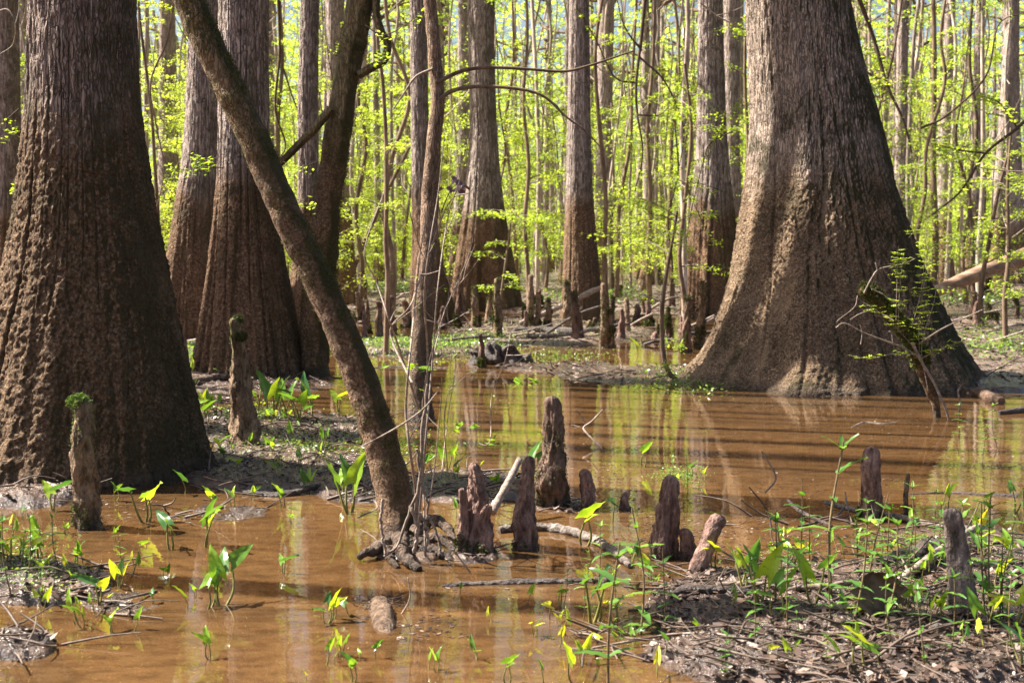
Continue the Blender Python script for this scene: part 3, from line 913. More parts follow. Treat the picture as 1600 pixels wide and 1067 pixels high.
# ------------------------------------------------------------------ knees
def knee_geo(h, wt, wb, seed, lean=(0, 0), n=72, k=44, lump=0.34, bend=0.0):
    t = np.linspace(0, 1, n)
    r = wt * (1 - 0.12 * t) + (wb - wt) * (1 - t) ** 1.1 + wb * 0.35 * np.exp(-t / 0.05)
    capm = np.clip((t - (1 - wt * 1.2 / h)) / (wt * 1.2 / h), 0, 1)
    r = r * np.sqrt(np.clip(1 - capm ** 2.2, 0.0004, 1))
    z = t * h
    th = np.arange(k) * 2 * PI / k
    c, s = np.cos(th)[None], np.sin(th)[None]
    Z = np.repeat(z[:, None], k, 1)
    sc = 0.10 / max(wb, 0.03)
    a = fbm(c * 1.6 + seed, s * 1.6 + 0 * Z, Z * 5 * sc, 3, seed)
    b = fbm(c * 3.5 + seed, s * 3.5 + 0 * Z, Z * 9 * sc, 3, seed + 3)
    rd = 1 - np.abs(fbm(c * 4.5, s * 4.5 + seed, Z * 3, 2, seed + 8)) * 2
    rr = r[:, None] * (1 + lump * 1.6 * a + lump * 0.9 * b + lump * 0.4 * rd + 0.13 * fbm(c * 9, s * 9 + seed, Z * 14 * sc + 3, 3, seed + 13, 0.7))
    wob = 0.2 * wb * 2
    rr = rr * (1 + 0.16 * np.sign(np.sin(Z * 37 + 5 * a)) * np.clip(b, 0, 1))
    cx = lean[0] * t + wob * vn(t * 3, 0 * t + seed, 0 * t, seed) * t + bend * t * t
    cy = lean[1] * t + wob * vn(t * 3, 0 * t + seed + 9, 0 * t, seed)
    V = np.stack([cx[:, None] + rr * c, cy[:, None] + rr * s * 0.85, Z], -1)
    N = np.stack([c + 0 * Z, s + 0 * Z, 0.3 + 0 * Z], -1)
    V2 = V.reshape(-1, 3); V2[:, 2] -= 0.0
    i = np.arange(n - 1)[:, None] * k; j = np.arange(k)[None]; j2 = (j + 1) % k
    Fc = np.stack([i + j, i + j2, i + k + j2, i + k + j], -1).reshape(-1, 4)
    return V2, Fc, N.reshape(-1, 3)


# px_base, py_base, py_top, w_top, w_base, dx_top, mat, moss(0-1), tuft, label, extra side lobes [(dx,h%,w%)]
KN = [
    (134, 826, 618, 30, 48, -12, 'knee_brown', 0.35, True, 'tall knee with a green fern tuft on top, standing before the massive left trunk', []),
    (380, 702, 494, 17, 50, -10, 'knee_brown', 0.15, 2, 'tall thin knee topped with dark moss tufts, right of the massive left trunk', []),
    (864, 795, 617, 26, 56, 2, 'knee_dark', 0.75, False, 'tallest mossy knee in the middle water, with small knobs on its side', [(14, 0.55, 0.35), (-20, 0.42, 0.3)]),
    (744, 868, 722, 22, 54, -2, 'knee', 0.45, False, 'twin-tipped reddish knee beside the foot of the leaning trunk', [(-22, 0.78, 0.5), (14, 0.62, 0.7)]),
    (822, 858, 711, 22, 42, 0, 'knee', 0.15, False, 'reddish knee with mossy foot between the twin-tipped and the tallest mossy knee', []),
    (918, 797, 733, 20, 28, 0, 'knee', 0.0, False, 'small blunt reddish knee just right of the tallest mossy knee', []),
    (977, 797, 768, 14, 22, 0, 'knee', 0.0, False, 'tiny rounded dark knee sticking out of the water right of the blunt one', []),
    (1040, 873, 740, 27, 46, 3, 'knee', 0.05, False, 'thick flaking reddish knee with a rounded head in the foreground centre right', [(-8, 0.72, 0.7)]),
    (1074, 874, 824, 22, 28, 0, 'knee', 0.0, False, 'short round knee pressed against the right of the thick flaking knee', []),
    (1364, 812, 697, 25, 42, -3, 'knee', 0.3, False, 'reddish knee with green mossy foot in the brown water at right', []),
    (1508, 985, 792, 26, 52, -10, 'knee_mud', 0.0, False, 'mud-coated grey knee on the near right mud bank', []),
    (288, 592, 517, 8, 18, 0, 'knee_dark', 0.1, False, 'small pointed knee between the massive left trunk and its neighbour', []),
    (16, 530, 434, 14, 20, 0, 'knee_brown', 0.6, True, 'mossy-topped knee at the far left edge beside the massive trunk', []),
    (745, 868, 790, 0, 0, 0, None, 0, False, '', []),
    (777, 532, 434, 9, 17, 2, 'knee_brown', 0.5, True, 'taller of two mossy knees side by side on the mid-distance mud, left of centre', []),
    (763, 512, 452, 8, 12, 2, 'knee_brown', 0.3, True, 'shorter of the two mossy knees side by side, left of centre', []),
    (741, 518, 448, 9, 17, 0, 'knee_brown', 0.3, True, 'pinkish knee with mossy cap before the mossy-footed trunk', []),
    (716, 508, 438, 5, 14, 0, 'knee_dark', 0.0, False, 'black pointed splinter-like knee before the mossy-footed trunk', []),
    (724, 508, 458, 5, 10, 0, 'knee_dark', 0.0, False, 'short black pointed knee touching the splinter-like one', []),
    (606, 524, 462, 10, 30, 0, 'knee_dark', 0.2, False, 'dark broad knee in the water left of the slim reddish trunk', []),
    (593, 512, 470, 8, 16, 0, 'knee_dark', 0.1, False, 'low dark knee left of the broad dark knee', []),
    (633, 512, 468, 9, 16, 0, 'knee_brown', 0.5, False, 'mossy leaning knee between the broad dark knee and the slim reddish trunk', []),
    (828, 518, 428, 9, 15, 2, 'knee_brown', 0.2, False, 'tall narrow brown knee, leftmost of the row on the central mud island', []),
    (838, 518, 456, 6, 12, 4, 'knee_brown', 0.2, False, 'slanting thin knee leaning on the row of the central mud island', []),
    (857, 518, 466, 8, 12, 0, 'knee_brown', 0.5, True, 'short mossy-capped knee in the row on the central mud island', []),
    (885, 520, 438, 12, 17, 0, 'knee_brown', 0.3, True, 'thick knee with light green cap in front of the smooth columnar trunk', []),
    (901, 537, 456, 10, 22, 0, 'knee_dark', 0.3, True, 'dark-headed splay-footed knee in front of the smooth columnar trunk', []),
    (946, 544, 441, 8, 19, -4, 'knee_brown', 0.6, False, 'mossy ragged two-tone knee at the right end of the central mud island', [(10, 0.6, 0.6)]),
    (1035, 522, 470, 6, 13, 0, 'knee_brown', 0.5, False, 'small mossy knee under the curved dark sapling at centre right', []),
    (1073, 552, 462, 10, 18, 0, 'knee_dark', 0.2, True, 'dark upright knee before the pale-sided trunk, left one of a pair', []),
    (1094, 545, 440, 7, 17, 3, 'knee_brown', 0.5, True, 'brown mossy-footed knee before the pale-sided trunk, right one of a pair', []),
    (754, 575, 520, 6, 14, -2, 'knee_dark', 0.5, False, 'thin mossy spike rising from the black stump mound', []),
    (1415, 806, 738, 7, 9, 3, 'knee_brown', 0.0, False, 'thin pale snag like a finger right of the reddish knee in the water', []),
    (1528, 512, 470, 8, 18, 0, 'knee_dark', 0.2, False, 'low dark knee on the right bank below the fallen reddish log', []),
    (690, 514, 478, 6, 14, 0, 'knee_dark', 0.1, False, 'stubby dark knee between the slim reddish trunk and the splinter-like knee', []),
    (560, 500, 455, 6, 12, 0, 'knee_brown', 0.2, False, 'small brown knee just right of the mossy curved trunk', []),
    (790, 470, 438, 5, 9, 0, 'knee_brown', 0.2, False, 'tiny far knee at the right foot of the mossy-footed trunk', []),
    (1005, 500, 466, 5, 9, 0, 'knee_brown', 0.3, False, 'tiny knee in the clearing right of the central mud island', []),
]
krng = np.random.default_rng(21)
_k = np.random.default_rng(2121)
for _i in range(46):
    _px = float(_k.choice([_k.uniform(545, 720), _k.uniform(800, 1080), _k.uniform(800, 1080), _k.uniform(1430, 1595)])); _py = float(_k.uniform(458, 535))
    _hh = float(_k.uniform(14, 62)) * (_py - 390) / 130
    KN.append((_px, _py, _py - _hh, float(_k.uniform(4, 8)), float(_k.uniform(9, 18)), float(_k.normal(0, 3)), ['knee_brown', 'knee_dark', 'knee'][_i % 3], float(_k.choice([0, .3, .6])), bool(_k.random() < .3), None, []))
for i, (bx, by, ty, wt, wb, dx, mt, ms, tuft, lab, ex) in enumerate(KN):
    if mt is None:
        continue
    p = gp(bx, by)
    Y = p[1]
    sc = Y / FPX
    h = (by - ty) * sc * 1.0
    p[2] = 0
    sink = 0.06
    root = empty('cypress_knee', (p[0], p[1] + wb * sc * 0.3, -sink))
    if lab is None:
        _w = '%s %s %s knee ' % ('tall' if by - ty > 40 else ('mid-height' if by - ty > 22 else 'low'), 'mossy' if ms > 0.5 else 'bare', {'knee_brown': 'brown', 'knee_dark': 'dark', 'knee': 'reddish'}[mt])
        lab = uniq([_w + gap(bx), _w + 'in the mid distance ' + gap(bx)], 'woody knees rising from the swamp floor')
    tag(root, lab, 'cypress knee', 'woody knees rising from the swamp floor')
    mb = MB()
    ws = 0.5 * sc
    V, Fc, N = knee_geo(h + sink, wt * ws * 0.92, wb * ws * 0.9, 31 + i, (dx * sc, 0), n=90 if by > 690 else 40, k=48 if by > 690 else 22)
    mb.add(V, Fc)
    PV, PN = [V], [N]
    for q, (ex_, hf, wf) in enumerate(ex):
        V2, F2, N2 = knee_geo((h + sink) * hf, wt * ws * wf, wb * ws * wf * 0.9, 91 + i * 3 + q, (dx * sc * 0.5, 0), n=60, k=32)
        V2 = V2 + [ex_ * sc, -abs(wb * ws) * 0.45, 0]
        mb.add(V2, F2); PV.append(V2); PN.append(N2)
    mb.build('knee_wood', M[mt], root, origin=(0, 0, 0))
    PV = np.concatenate(PV); PN = np.concatenate(PN)
    if ms > 0:
        nz = fbm(PV[:, 0] * 9 / (wb * ws * 8), PV[:, 1] * 9 / (wb * ws * 8), PV[:, 2] * 6, 3, i + 4)
        lowb = 1.0 if ms > 0.5 else np.clip(1.6 - PV[:, 2] / (h * 0.35), -1, 1)
        kp = (nz + ms * 0.9 + (lowb - 1) * 0.5 > 0.36) & (PV[:, 2] < h * 0.86) & (PV[:, 2] > sink + 0.01)
        if kp.sum() > 20:
            mm = MB()
            moss_on(mm, PV[kp], PN[kp], int(500 + 2600 * ms), max(0.011, 2.2 * sc), krng)
            mm.build('moss', M['moss'], root, origin=(0, 0, 0))
    if tuft:
        mm = MB()
        tops = [(dx * sc, 0, h + sink - wt * ws * 0.5)]
        if tuft == 2:
            tops.append((dx * sc * 0.5 + 0.01, -0.02, (h + sink) * 0.86))
        for tp in tops:
            n = 260 if by > 690 else 80
            d = krng.normal(0, 1, (n, 3)); d /= np.linalg.norm(d, axis=1)[:, None]
            pp = np.array(tp) + d * np.array([1, 0.9, 0.7]) * wt * ws * (0.9 + 0.35 * fbm(d[:, 0] * 2, d[:, 1] * 2, d[:, 2] * 2 + i, 2, 3))[:, None]
            moss_on(mm, pp, d, n * 5, wt * ws * 0.26, krng)
        mm.build('moss_cap', M['fern'] if tuft is True and by > 600 else M['moss'], root, origin=(0, 0, 0))
        kp = (PV[:, 2] > h * 0.45) & (fbm(PV[:, 0] * 30, PV[:, 1] * 30, PV[:, 2] * 9, 3, i) + (PV[:, 2] / h - 0.8) > 0.02)
        if kp.sum() > 10:
            mm = MB(); moss_on(mm, PV[kp], PN[kp], 900, max(0.009, 1.6 * sc), krng)
            mm.build('moss', M['fern'] if by > 600 else M['moss'], root, origin=(0, 0, 0))

# black stump mound
p = gp(772, 572)
st = empty('stump', (p[0], p[1] + 0.3, -0.05))
tag(st, 'low black wet root mound standing in the water at centre', 'stump')
mb = MB()
for (dx, w_, h_, s_) in [(0, .22, .30, 3), (.22, .24, .26, 4), (.42, .18, .15, 5), (-.22, .16, .20, 6)]:
    V, Fc, N = knee_geo(h_ * 1.2, w_ * 0.35, w_ * 0.8, 200 + s_, (-.02, 0), lump=0.4, n=40, k=30)
    mb.add(V + [dx, 0, 0], Fc)
mb.build('stump_wood', M['log_dark'], st, origin=(0, 0, 0))

# ------------------------------------------------------------------ logs and fallen branches
def log_px(name, pts, widths, mat, label, cat, group=None, k=16, rough=0.18, n=None, lift=0.0, side=None, rs=14):
    """pts: (px, py) lying on the ground, or (px, py, Y) in the air"""
    P = []
    for q in pts:
        if len(q) == 2:
            w = gp(q[0], q[1]); w[2] = gz(w[0], w[1]) + lift
        else:
            w = at(*q)
        P.append(w)
    P = np.array(P)
    n = n or max(12, 10 * (len(P) - 1)) * (3 if P[0][1] < 13 else 1)
    if P[0][1] < 13: rough, rs, k = rough * 1.6, rs * 2, max(k, 22)
    R = np.array([w / 2 / FPX * p[1] for w, p in zip(widths, P)])
    C = smooth_path(P, n)
    RR = np.interp(np.linspace(0, len(R) - 1, n), np.arange(len(R)), R)
    o0 = C.mean(0); o0[2] = max(0, min(C[:, 2]))
    if side:
        root = empty(name, o0)
        tag(root, label, cat, group)
        mb = MB(); add_tube(mb, C, RR, k, rough=rough, seed=3, rs=rs)
        mb.build('log_wood' if 'log' in name else 'limb', mat, root)
        for sp in side:
            mb = MB()
            PP = np.array([at(a, b, c) for a, b, c in sp[0]])
            CC = smooth_path(PP, 6 * len(PP))
            add_tube(mb, CC, np.linspace(sp[1], sp[1] * 0.35, len(CC)), 6, rough=0.1, rs=30)
            mb.build('twig', sp[2] if len(sp) > 2 else mat, root)
        return root
    mb = MB(); add_tube(mb, C, RR, k, rough=rough, seed=3, rs=rs)
    o = mb.build(name, mat, None, origin=o0)
    return tag(o, label, cat, group)


GB = 'fallen branches lying about the swamp'
log_px('fallen_log', [(1436, 468, 24), (1470, 452, 24.2), (1520, 431, 24.6), (1570, 412, 25), (1640, 388, 25.6), (1760, 345, 26.5)], [14, 19, 23, 26, 29, 32], M['log'], 'thick reddish fallen trunk slanting up to the right edge', 'log', k=26, rough=0.10, rs=3)
log_px('fallen_log', [(1522, 615), (1528, 618), (1545, 625), (1560, 630), (1565, 632)], [10, 17, 18, 17, 12], M['log_bark'], 'short brown cut log in the water at the right foot of the largest trunk', 'log', k=22, rough=0.12, lift=0.03)
log_px('fallen_log', [(1560, 648), (1600, 644), (1660, 640)], [7, 12, 14], M['log_dark'], 'dark wet log end entering from the right edge', 'log', lift=0.02)
log_px('fallen_log', [(780, 832), (830, 828), (880, 832), (930, 848), (962, 870), (985, 888)], [14, 17, 16, 15, 14, 10], M['log_pale'], 'pale peeled log bending through the water behind the flaking knee', 'log', lift=0.015, rough=0.3)
log_px('fallen_log', [(690, 916), (740, 913), (800, 911), (870, 910), (960, 907)], [6, 11, 12, 14, 10], M['log_dark'], 'flat dark waterlogged bark strip floating in front of the leaning trunk', 'log', lift=0.0, rough=0.4)
log_px('fallen_log', [(1045, 948), (1080, 944), (1130, 945), (1190, 946)], [14, 18, 15, 12], M['log_dark'], 'short mud-caked log at the left end of the near right bank', 'log', lift=0.01, rough=0.4)
log_px('fallen_log', [(1120, 936), (1180, 933), (1250, 938), (1330, 930)], [9, 12, 12, 9], M['twig'], 'grey rotten limb sunk into the near right bank', 'log', lift=0.01, rough=0.3)
log_px('fallen_log', [(1370, 900), (1420, 890), (1470, 872), (1510, 868)], [22, 34, 34, 22], M['log_dark'], 'crumbling dark log behind the mud-coated knee', 'log', lift=0.0, rough=0.5)
log_px('fallen_log', [(296, 612), (330, 604), (362, 603), (395, 602)], [14, 13, 11, 10], M['root'], 'curved pale root-like log beside the tall thin knee', 'log', lift=0.03)
log_px('fallen_log', [(803, 526), (850, 525), (900, 527), (930, 524)], [8, 13, 12, 8], M['log_dark'], 'dark mossy log along the front of the central mud island', 'log', lift=0.03, rough=0.3)
log_px('fallen_log', [(560, 575), (620, 574), (700, 575)], [3, 4, 3], M['log_dark'], 'straight thin black log floating behind the leaning trunk', 'log', lift=0.0)
log_px('stump', [(1086, 908), (1095, 880), (1112, 842), (1125, 806)], [30, 30, 29, 24], M['knee'], 'broken leaning reddish snag in the water right of the flaking knee', 'snag', k=26, rough=0.3, rs=26) if False else None
# leaning snag
pb = gp(1086, 908)
sn = empty('leaning_snag', (pb[0], pb[1], 0))
tag(sn, 'broken reddish snag leaning to the right in the water, right of the flaking knee', 'snag')
mb = MB()
C = smooth_path([at(1080, 920, pb[1]), at(1090, 892, pb[1]), at(1104, 856, pb[1] + .03), at(1116, 824, pb[1] + .05), at(1124, 804, pb[1] + .06)], 50)
add_tube(mb, C, np.interp(np.linspace(0, 1, 50), [0, .5, .93, 1], np.array([15, 13.5, 13.5, 8.5]) / FPX * pb[1]), 36, rough=0.4, rs=28)
mb.build('snag_wood', M['knee'], sn)
# submerged pale log end with a debris collar
pb = gp(600, 985)
sl = empty('sunken_log', (pb[0], pb[1], 0))
tag(sl, 'pale rounded log end half under the orange water, with a collar of debris', 'log')
mb = MB()
C = smooth_path([gp(590, 945, -.012), gp(597, 960, -.002), gp(602, 985, -.018), gp(606, 1010, -.045)], 30)
add_tube(mb, C, np.interp(np.linspace(0, 1, 30), [0, .12, .6, .9, 1], [.02, .045, .05, .04, .015]), 28, rough=0.35, rs=30)
mb.build('log_wood', M['log_silt'], sl)
mb = MB(); rq = np.random.default_rng(8)
for q in range(90):
    c = gp(592 + rq.normal(0, 20), 946 + rq.normal(0, 5)); c[2] = rq.uniform(0.0, 0.035)
    d = rq.normal(0, 1, 3) * [1, 1, .3]; d /= np.linalg.norm(d); L = rq.uniform(.02, .07)
    add_tube(mb, [c - d * L / 2, c, c + d * L / 2 + [0, 0, .005]], .0022, 4)
mb.build('debris', M['twig_dark'], sl)

log_px('fallen_branch', [(1288, 1000), (1330, 968), (1380, 925, 5.45), (1420, 895, 5.6), (1470, 860, 5.9), (1500, 838, 6.1), (1530, 822, 6.3)], [8, 10, 11, 12, 14, 13, 10], M['twig'], 'long grey branch slanting up to the mud-coated knee', 'branch', GB, k=14,
       side=[([(1420, 895, 5.6), (1408, 868, 5.65), (1402, 850, 5.6)], .007), ([(1470, 860, 5.9), (1496, 880, 5.8), (1500, 900, 5.75)], .006)])
log_px('fallen_branch', [(1262, 878, 6.1), (1232, 865, 6.3), (1300, 822, 6.8), (1250, 798, 7.0)][2:] + [(1230, 780, 7.1)], [5, 6, 5], M['log_dark'], 'dark twig jutting left from behind the near right bank plants', 'branch', GB)
log_px('fallen_branch', [(1290, 790), (1350, 806), (1400, 812), (1460, 826), (1520, 832)], [7, 9, 10, 9, 7], M['log_pale'], 'pale crooked branch lying in the water behind the reddish right knee', 'branch', GB, lift=0.02)
log_px('fallen_branch', [(1420, 772), (1480, 770), (1540, 773), (1600, 776)], [3, 5, 7, 8], M['log_dark'], 'straight dark stick floating at the right edge', 'branch', GB, lift=0.0)
log_px('fallen_branch', [(768, 800, 6.9), (785, 770, 7.0), (800, 742, 7.1), (812, 718, 7.2)], [14, 12, 11, 10], M['twig_pale'], 'pale broken stick propped up between the two foreground reddish knees', 'branch', GB, k=12)
log_px('fallen_branch', [(900, 868, 6.4), (872, 905, 6.0)], [3, 3], M['twig'], 'short straight twig stuck in the water right of the reddish knees', 'branch', GB) if False else None
log_px('fallen_branch', [(812, 505, 25), (850, 490, 25), (890, 472, 25), (925, 455, 25), (945, 448, 25)], [7, 8, 9, 9, 7], M['twig_pale'], 'pale pinkish branch slanting across the foot of the smooth columnar trunk', 'branch', GB, k=9)
log_px('fallen_branch', [(970, 518, 24), (1000, 500, 24), (1020, 490, 24)], [4, 4, 3], M['twig_pale'], 'short pale stick propped in the central clearing', 'branch', GB)
log_px('fallen_branch', [(560, 808), (590, 790), (555, 770)], [3, 3, 2], M['twig'], 'thin curved twig lying on the mud left of the leaning trunk foot', 'branch', GB)
log_px('fallen_branch', [(450, 668, 9.9), (520, 655, 9.7), (640, 640, 9.0)], [2, 2, 2], M['twig'], 'thin twig on the mud behind the leaning trunk', 'branch', GB) if False else None
log_px('fallen_branch', [(560, 700, 6.0), (620, 668, 5.95), (660, 640, 5.9), (683, 613, 5.9)], [1.5, 3, 3, 2], M['twig_pale'], 'thin pale twig crossing in front of the leaning trunk', 'branch', GB)
log_px('fallen_branch', [(622, 968, 5.2), (640, 935, 5.2), (637, 902, 5.2)], [2.6, 2.4, 1.6], M['twig_pale'], 'pale bare twig standing up beside the sunken log end', 'branch', GB)
log_px('fallen_branch', [(742, 905, 5.9), (728, 885, 5.9), (708, 858, 5.9)], [3, 3, 2], M['twig_pale'], 'short pale twig sticking out of the water right of the leaning trunk foot', 'branch', GB)
log_px('fallen_branch', [(892, 664, 10.8), (915, 668, 10.8), (908, 650, 10.8), (900, 640, 10.8)], [2.5, 2.5, 2.5, 2], M['twig_pale'], 'forked pale twig poking out of open water right of the tallest mossy knee', 'branch', GB)
log_px('fallen_branch', [(945, 705, 9.6), (918, 678, 9.8), (912, 668, 9.9), (925, 658, 9.9), (942, 640, 9.9)], [3, 3, 3, 3, 2], M['twig_pale'], 'bent pale twig rising from open water at centre right', 'branch', GB)
log_px('fallen_branch', [(1497, 650, 11.3), (1500, 630, 11.3), (1497, 612, 11.3), (1502, 602, 11.3)], [3, 3, 3, 2], M['twig_pale'], 'wavy pale twig standing in the water right of the mossy dead limb', 'branch', GB)
log_px('fallen_branch', [(1330, 668), (1350, 660), (1380, 662), (1400, 660)], [2, 3, 3, 2], M['twig_pale'], 'small pale twig floating before the largest trunk', 'branch', GB)
log_px('fallen_branch', [(500, 768), (440, 775), (380, 772)], [9, 12, 8], M['log_dark'], 'dark sodden stick on the mud right of the massive left trunk', 'branch', GB, lift=0.01, rough=0.35)
log_px('fallen_branch', [(0, 770), (50, 768), (90, 778)], [7, 9, 6], M['twig'], 'grey stick lying against the foot of the massive left trunk', 'branch', GB, lift=0.02, rough=0.3)
log_px('fallen_branch', [(1205, 1050), (1130, 1020), (1050, 1005), (925, 1018)], [3, 4, 5, 3], M['twig'], 'long thin arched twig in the near centre right water', 'branch', GB, lift=0.015)
log_px('fallen_branch', [(1195, 770, 7.2), (1212, 745, 7.2), (1190, 705, 7.2), (1187, 640, 7.2)][:3], [3, 3, 2], M['twig'], 'crooked bare twig rising from the water before the largest trunk reflection', 'branch', GB)
log_px('fallen_branch', [(1250, 858, 5.9), (1210, 850, 5.9), (1200, 800, 6.0), (1170, 760, 6.0)], [3, 3, 3, 2], M['twig_dark'], 'dark curling twig among the plants of the near right bank', 'branch', GB)

_b = np.random.default_rng(616)
for _i in range(64):
    _px = float(_b.choice([_b.uniform(540, 720), _b.uniform(780, 1080), _b.uniform(780, 1080), _b.uniform(1440, 1600), _b.uniform(260, 320)])); _py = float(_b.uniform(452, 545))
    _c = gp(_px, _py); _a = _b.normal(0, .5); _L = _b.uniform(.4, 1.6)
    _d = np.array([math.cos(_a), math.sin(_a), abs(_b.normal(0, .16))]) * _L
    _c[2] = gz(_c[0], _c[1]) + .02
    _r = _b.uniform(.012, .045)
    _P = smooth_path([_c, _c + _d * .5 + _b.normal(0, .07, 3), _c + _d], 14)
    mb = MB(); add_tube(mb, _P, np.linspace(_r, _r * .5, 14), 7, rough=.25, rs=10)
    _o = mb.build('fallen_branch', M[['twig_pale', 'twig', 'log_pale', 'log_dark'][_i % 4]], None, origin=_c)
    tag(_o, uniq(['%s fallen %s on the mud %s' % (['pale', 'grey', 'bleached', 'dark'][_i % 4], 'branch' if _r > .028 else 'stick', gap(_px))], GB), 'branch', GB)

# mossy dead limb hanging in front of the largest trunk
Yd = 11.4
ml = empty('dead_limb', gp(1468, 655))
tag(ml, 'mossy crooked dead limb with bare twigs standing in the water before the largest trunk', 'dead limb')
mb = MB()
C = smooth_path([at(1345, 452, Yd), at(1362, 458, Yd), at(1385, 485, Yd), at(1410, 510, Yd), at(1425, 532, Yd), at(1437, 560, Yd), at(1450, 600, Yd), at(1462, 635, Yd), at(1465, 662, Yd)], 90)
Rl = np.interp(np.linspace(0, 1, 90), [0, .1, .35, .6, .75, 1], [.035, .05, .055, .065, .05, .022])
add_tube(mb, C, Rl, 20, rough=0.4, rs=20)
mb.build('limb', M['bark_mossy'], ml)
mb = MB(); P_, N_ = tube_surf(C[:60], Rl[:60], rg, 8000, (0, 0, 0.8))
moss_on(mb, P_, N_, 5200, 0.026, rg)
mb.build('moss', M['moss'], ml)
for pts, r0 in [([(1425, 535), (1440, 565), (1460, 600), (1478, 640), (1485, 668)], .016), ([(1436, 537), (1470, 515), (1505, 498), (1535, 484)], .009), ([(1440, 562), (1415, 545), (1390, 535), (1350, 520), (1320, 505), (1306, 512)], .010),
                ([(1350, 458), (1362, 435), (1375, 420), (1410, 413), (1430, 404)], .008), ([(1362, 452), (1380, 460), (1392, 470), (1414, 476)], .008), ([(1368, 410), (1370, 425), (1360, 450)], .006),
                ([(1362, 484), (1340, 492), (1328, 500)], .005), ([(1340, 462), (1335, 480), (1310, 500), (1308, 505)], .005), ([(1395, 540), (1393, 520), (1388, 518)], .005), ([(1345, 538), (1347, 520), (1344, 508)], .005), ([(1392, 438), (1378, 418), (1370, 411)], .004)]:
    Ct = smooth_path([at(a, b, Yd - 0.1) for a, b in pts], 22)
    mb = MB(); add_tube(mb, Ct, np.linspace(r0, r0 * 0.5, 22), 6, rough=0.15, rs=30)
    mb.build('twig', M['twig_pale'], ml)


def feather(mb_t, mb_l, P, rng, leaf=0.03, step=0.03, r=0.0025, wid=0.03):
    """a shoot carrying soft flat leaflets in two ranks"""
    C = smooth_path(P, 24)
    add_tube(mb_t, C, np.linspace(r, r * 0.4, 24), 5)
    L = np.linalg.norm(np.diff(C, axis=0), axis=1).sum()
    n = max(4, int(L / step))
    for q in range(n):
        t = 0.15 + 0.85 * q / n
        i = int(t * 23)
        c = C[i]
        for sgn in (-1, 1):
            if rng.random() < 0.3: continue
            a = rng.uniform(-.5, .5)
            d = np.array([sgn * math.cos(a), math.sin(a), rng.uniform(-.15, .3)])
            m = 5
            pp = c + d * np.linspace(0.1, 1, m)[:, None] * wid * rng.uniform(.6, 1.3)
            V, Fc = leaf_quads(pp, leaf, rng, 0.35, 0.3)
            mb_l.add(V, Fc)


# cypress seedling with vertical shoots beside the mossy limb
frng = np.random.default_rng(77)
cs = empty('cypress_sapling', gp(1452, 640))
tag(cs, 'feathery light green cypress shoots rising over the mossy dead limb', 'sapling')
ml_ = MB()
for pts in [[(1403, 520), (1406, 450), (1412, 395)], [(1425, 510), (1440, 450), (1446, 380), (1452, 330)], [(1437, 560), (1436, 500), (1446, 430), (1452, 370)], [(1400, 500), (1402, 420), (1404, 385)],
            [(1450, 610), (1440, 540), (1460, 470), (1470, 400), (1490, 360)], [(1440, 560), (1470, 545), (1510, 530), (1555, 500)], [(1440, 555), (1400, 552), (1360, 560), (1330, 556)], [(1445, 400), (1462, 385), (1478, 378)],
            [(1395, 500), (1378, 490), (1345, 470)], [(1425, 540), (1400, 512), (1385, 505)], [(1452, 370), (1440, 350), (1420, 372)]]:
    mt_ = MB(); feather(mt_, ml_, [at(a, b, Yd - 0.15 + frng.normal(0, .05)) for a, b in pts], frng, 0.045, 0.05, 0.004, 0.075)
    mt_.build('stem', M['twig'], cs)
ml_.build('foliage', M['leaf_spring'], cs)

# ------------------------------------------------------------------ slender shrub at the foot of the leaning trunk
sh = empty('shrub', gp(655, 862))
tag(sh, 'bare many-stemmed grey shrub in front of the slim reddish trunk', 'shrub', 'thin shrubs of the swamp')
STEMS = [([(648, 868), (655, 760), (662, 680), (668, 560), (663, 460), (672, 380), (685, 300), (694, 215)], .008), ([(642, 866), (650, 780), (640, 700), (634, 640), (640, 560), (648, 480), (656, 400), (668, 330)], .009),
         ([(650, 866), (664, 700), (676, 560), (684, 450), (700, 340), (722, 270), (740, 180)], .006), ([(655, 866), (675, 760), (688, 640), (690, 560), (684, 500)], .004), ([(664, 860), (660, 700), (664, 600), (690, 500), (735, 390), (741, 320)], .004),
         ([(655, 640), (622, 540), (608, 500), (588, 440), (570, 390), (600, 300)], .006), ([(645, 600), (610, 520), (640, 480), (655, 440), (700, 320), (735, 300), (742, 275)], .006), ([(690, 740), (700, 650), (712, 560), (694, 480)], .003),
         ([(740, 690), (765, 690), (768, 620), (790, 560), (800, 500)], .003), ([(700, 742), (695, 640), (720, 560)], .003), ([(676, 560), (700, 470), (730, 430), (752, 400)], .003), ([(660, 400), (640, 330), (640, 300), (652, 270)], .003)]
mb = MB(); ml_ = MB()
for pts, r0 in STEMS:
    C = smooth_path([at(a, b, 6.3 + 0.25 * math.sin(a)) for a, b in pts], 40)
    mb2 = MB(); add_tube(mb2, C, np.linspace(r0, r0 * 0.3, 40), 7, rough=0.1, rs=40)
    mb2.build('stem', M['twig'], sh)
    for q in range(2):
        i = frng.integers(12, 38)
        d = frng.normal(0, 1, 3) * [1, .6, .5] + [0, 0, .7]; d /= np.linalg.norm(d)
        mb = MB(); add_tube(mb, smooth_path([C[i], C[i] + d * .08, C[i] + d * .16 + [0.02, 0, .02]], 8), np.linspace(.0025, .001, 8), 4)
        mb.build('side_twig', M['twig'], sh)
        V, Fc = leaf_quads(C[i] + d * .16 + frng.normal(0, .012, (3, 3)), .022, frng, .6)
        ml_.add(V, Fc)
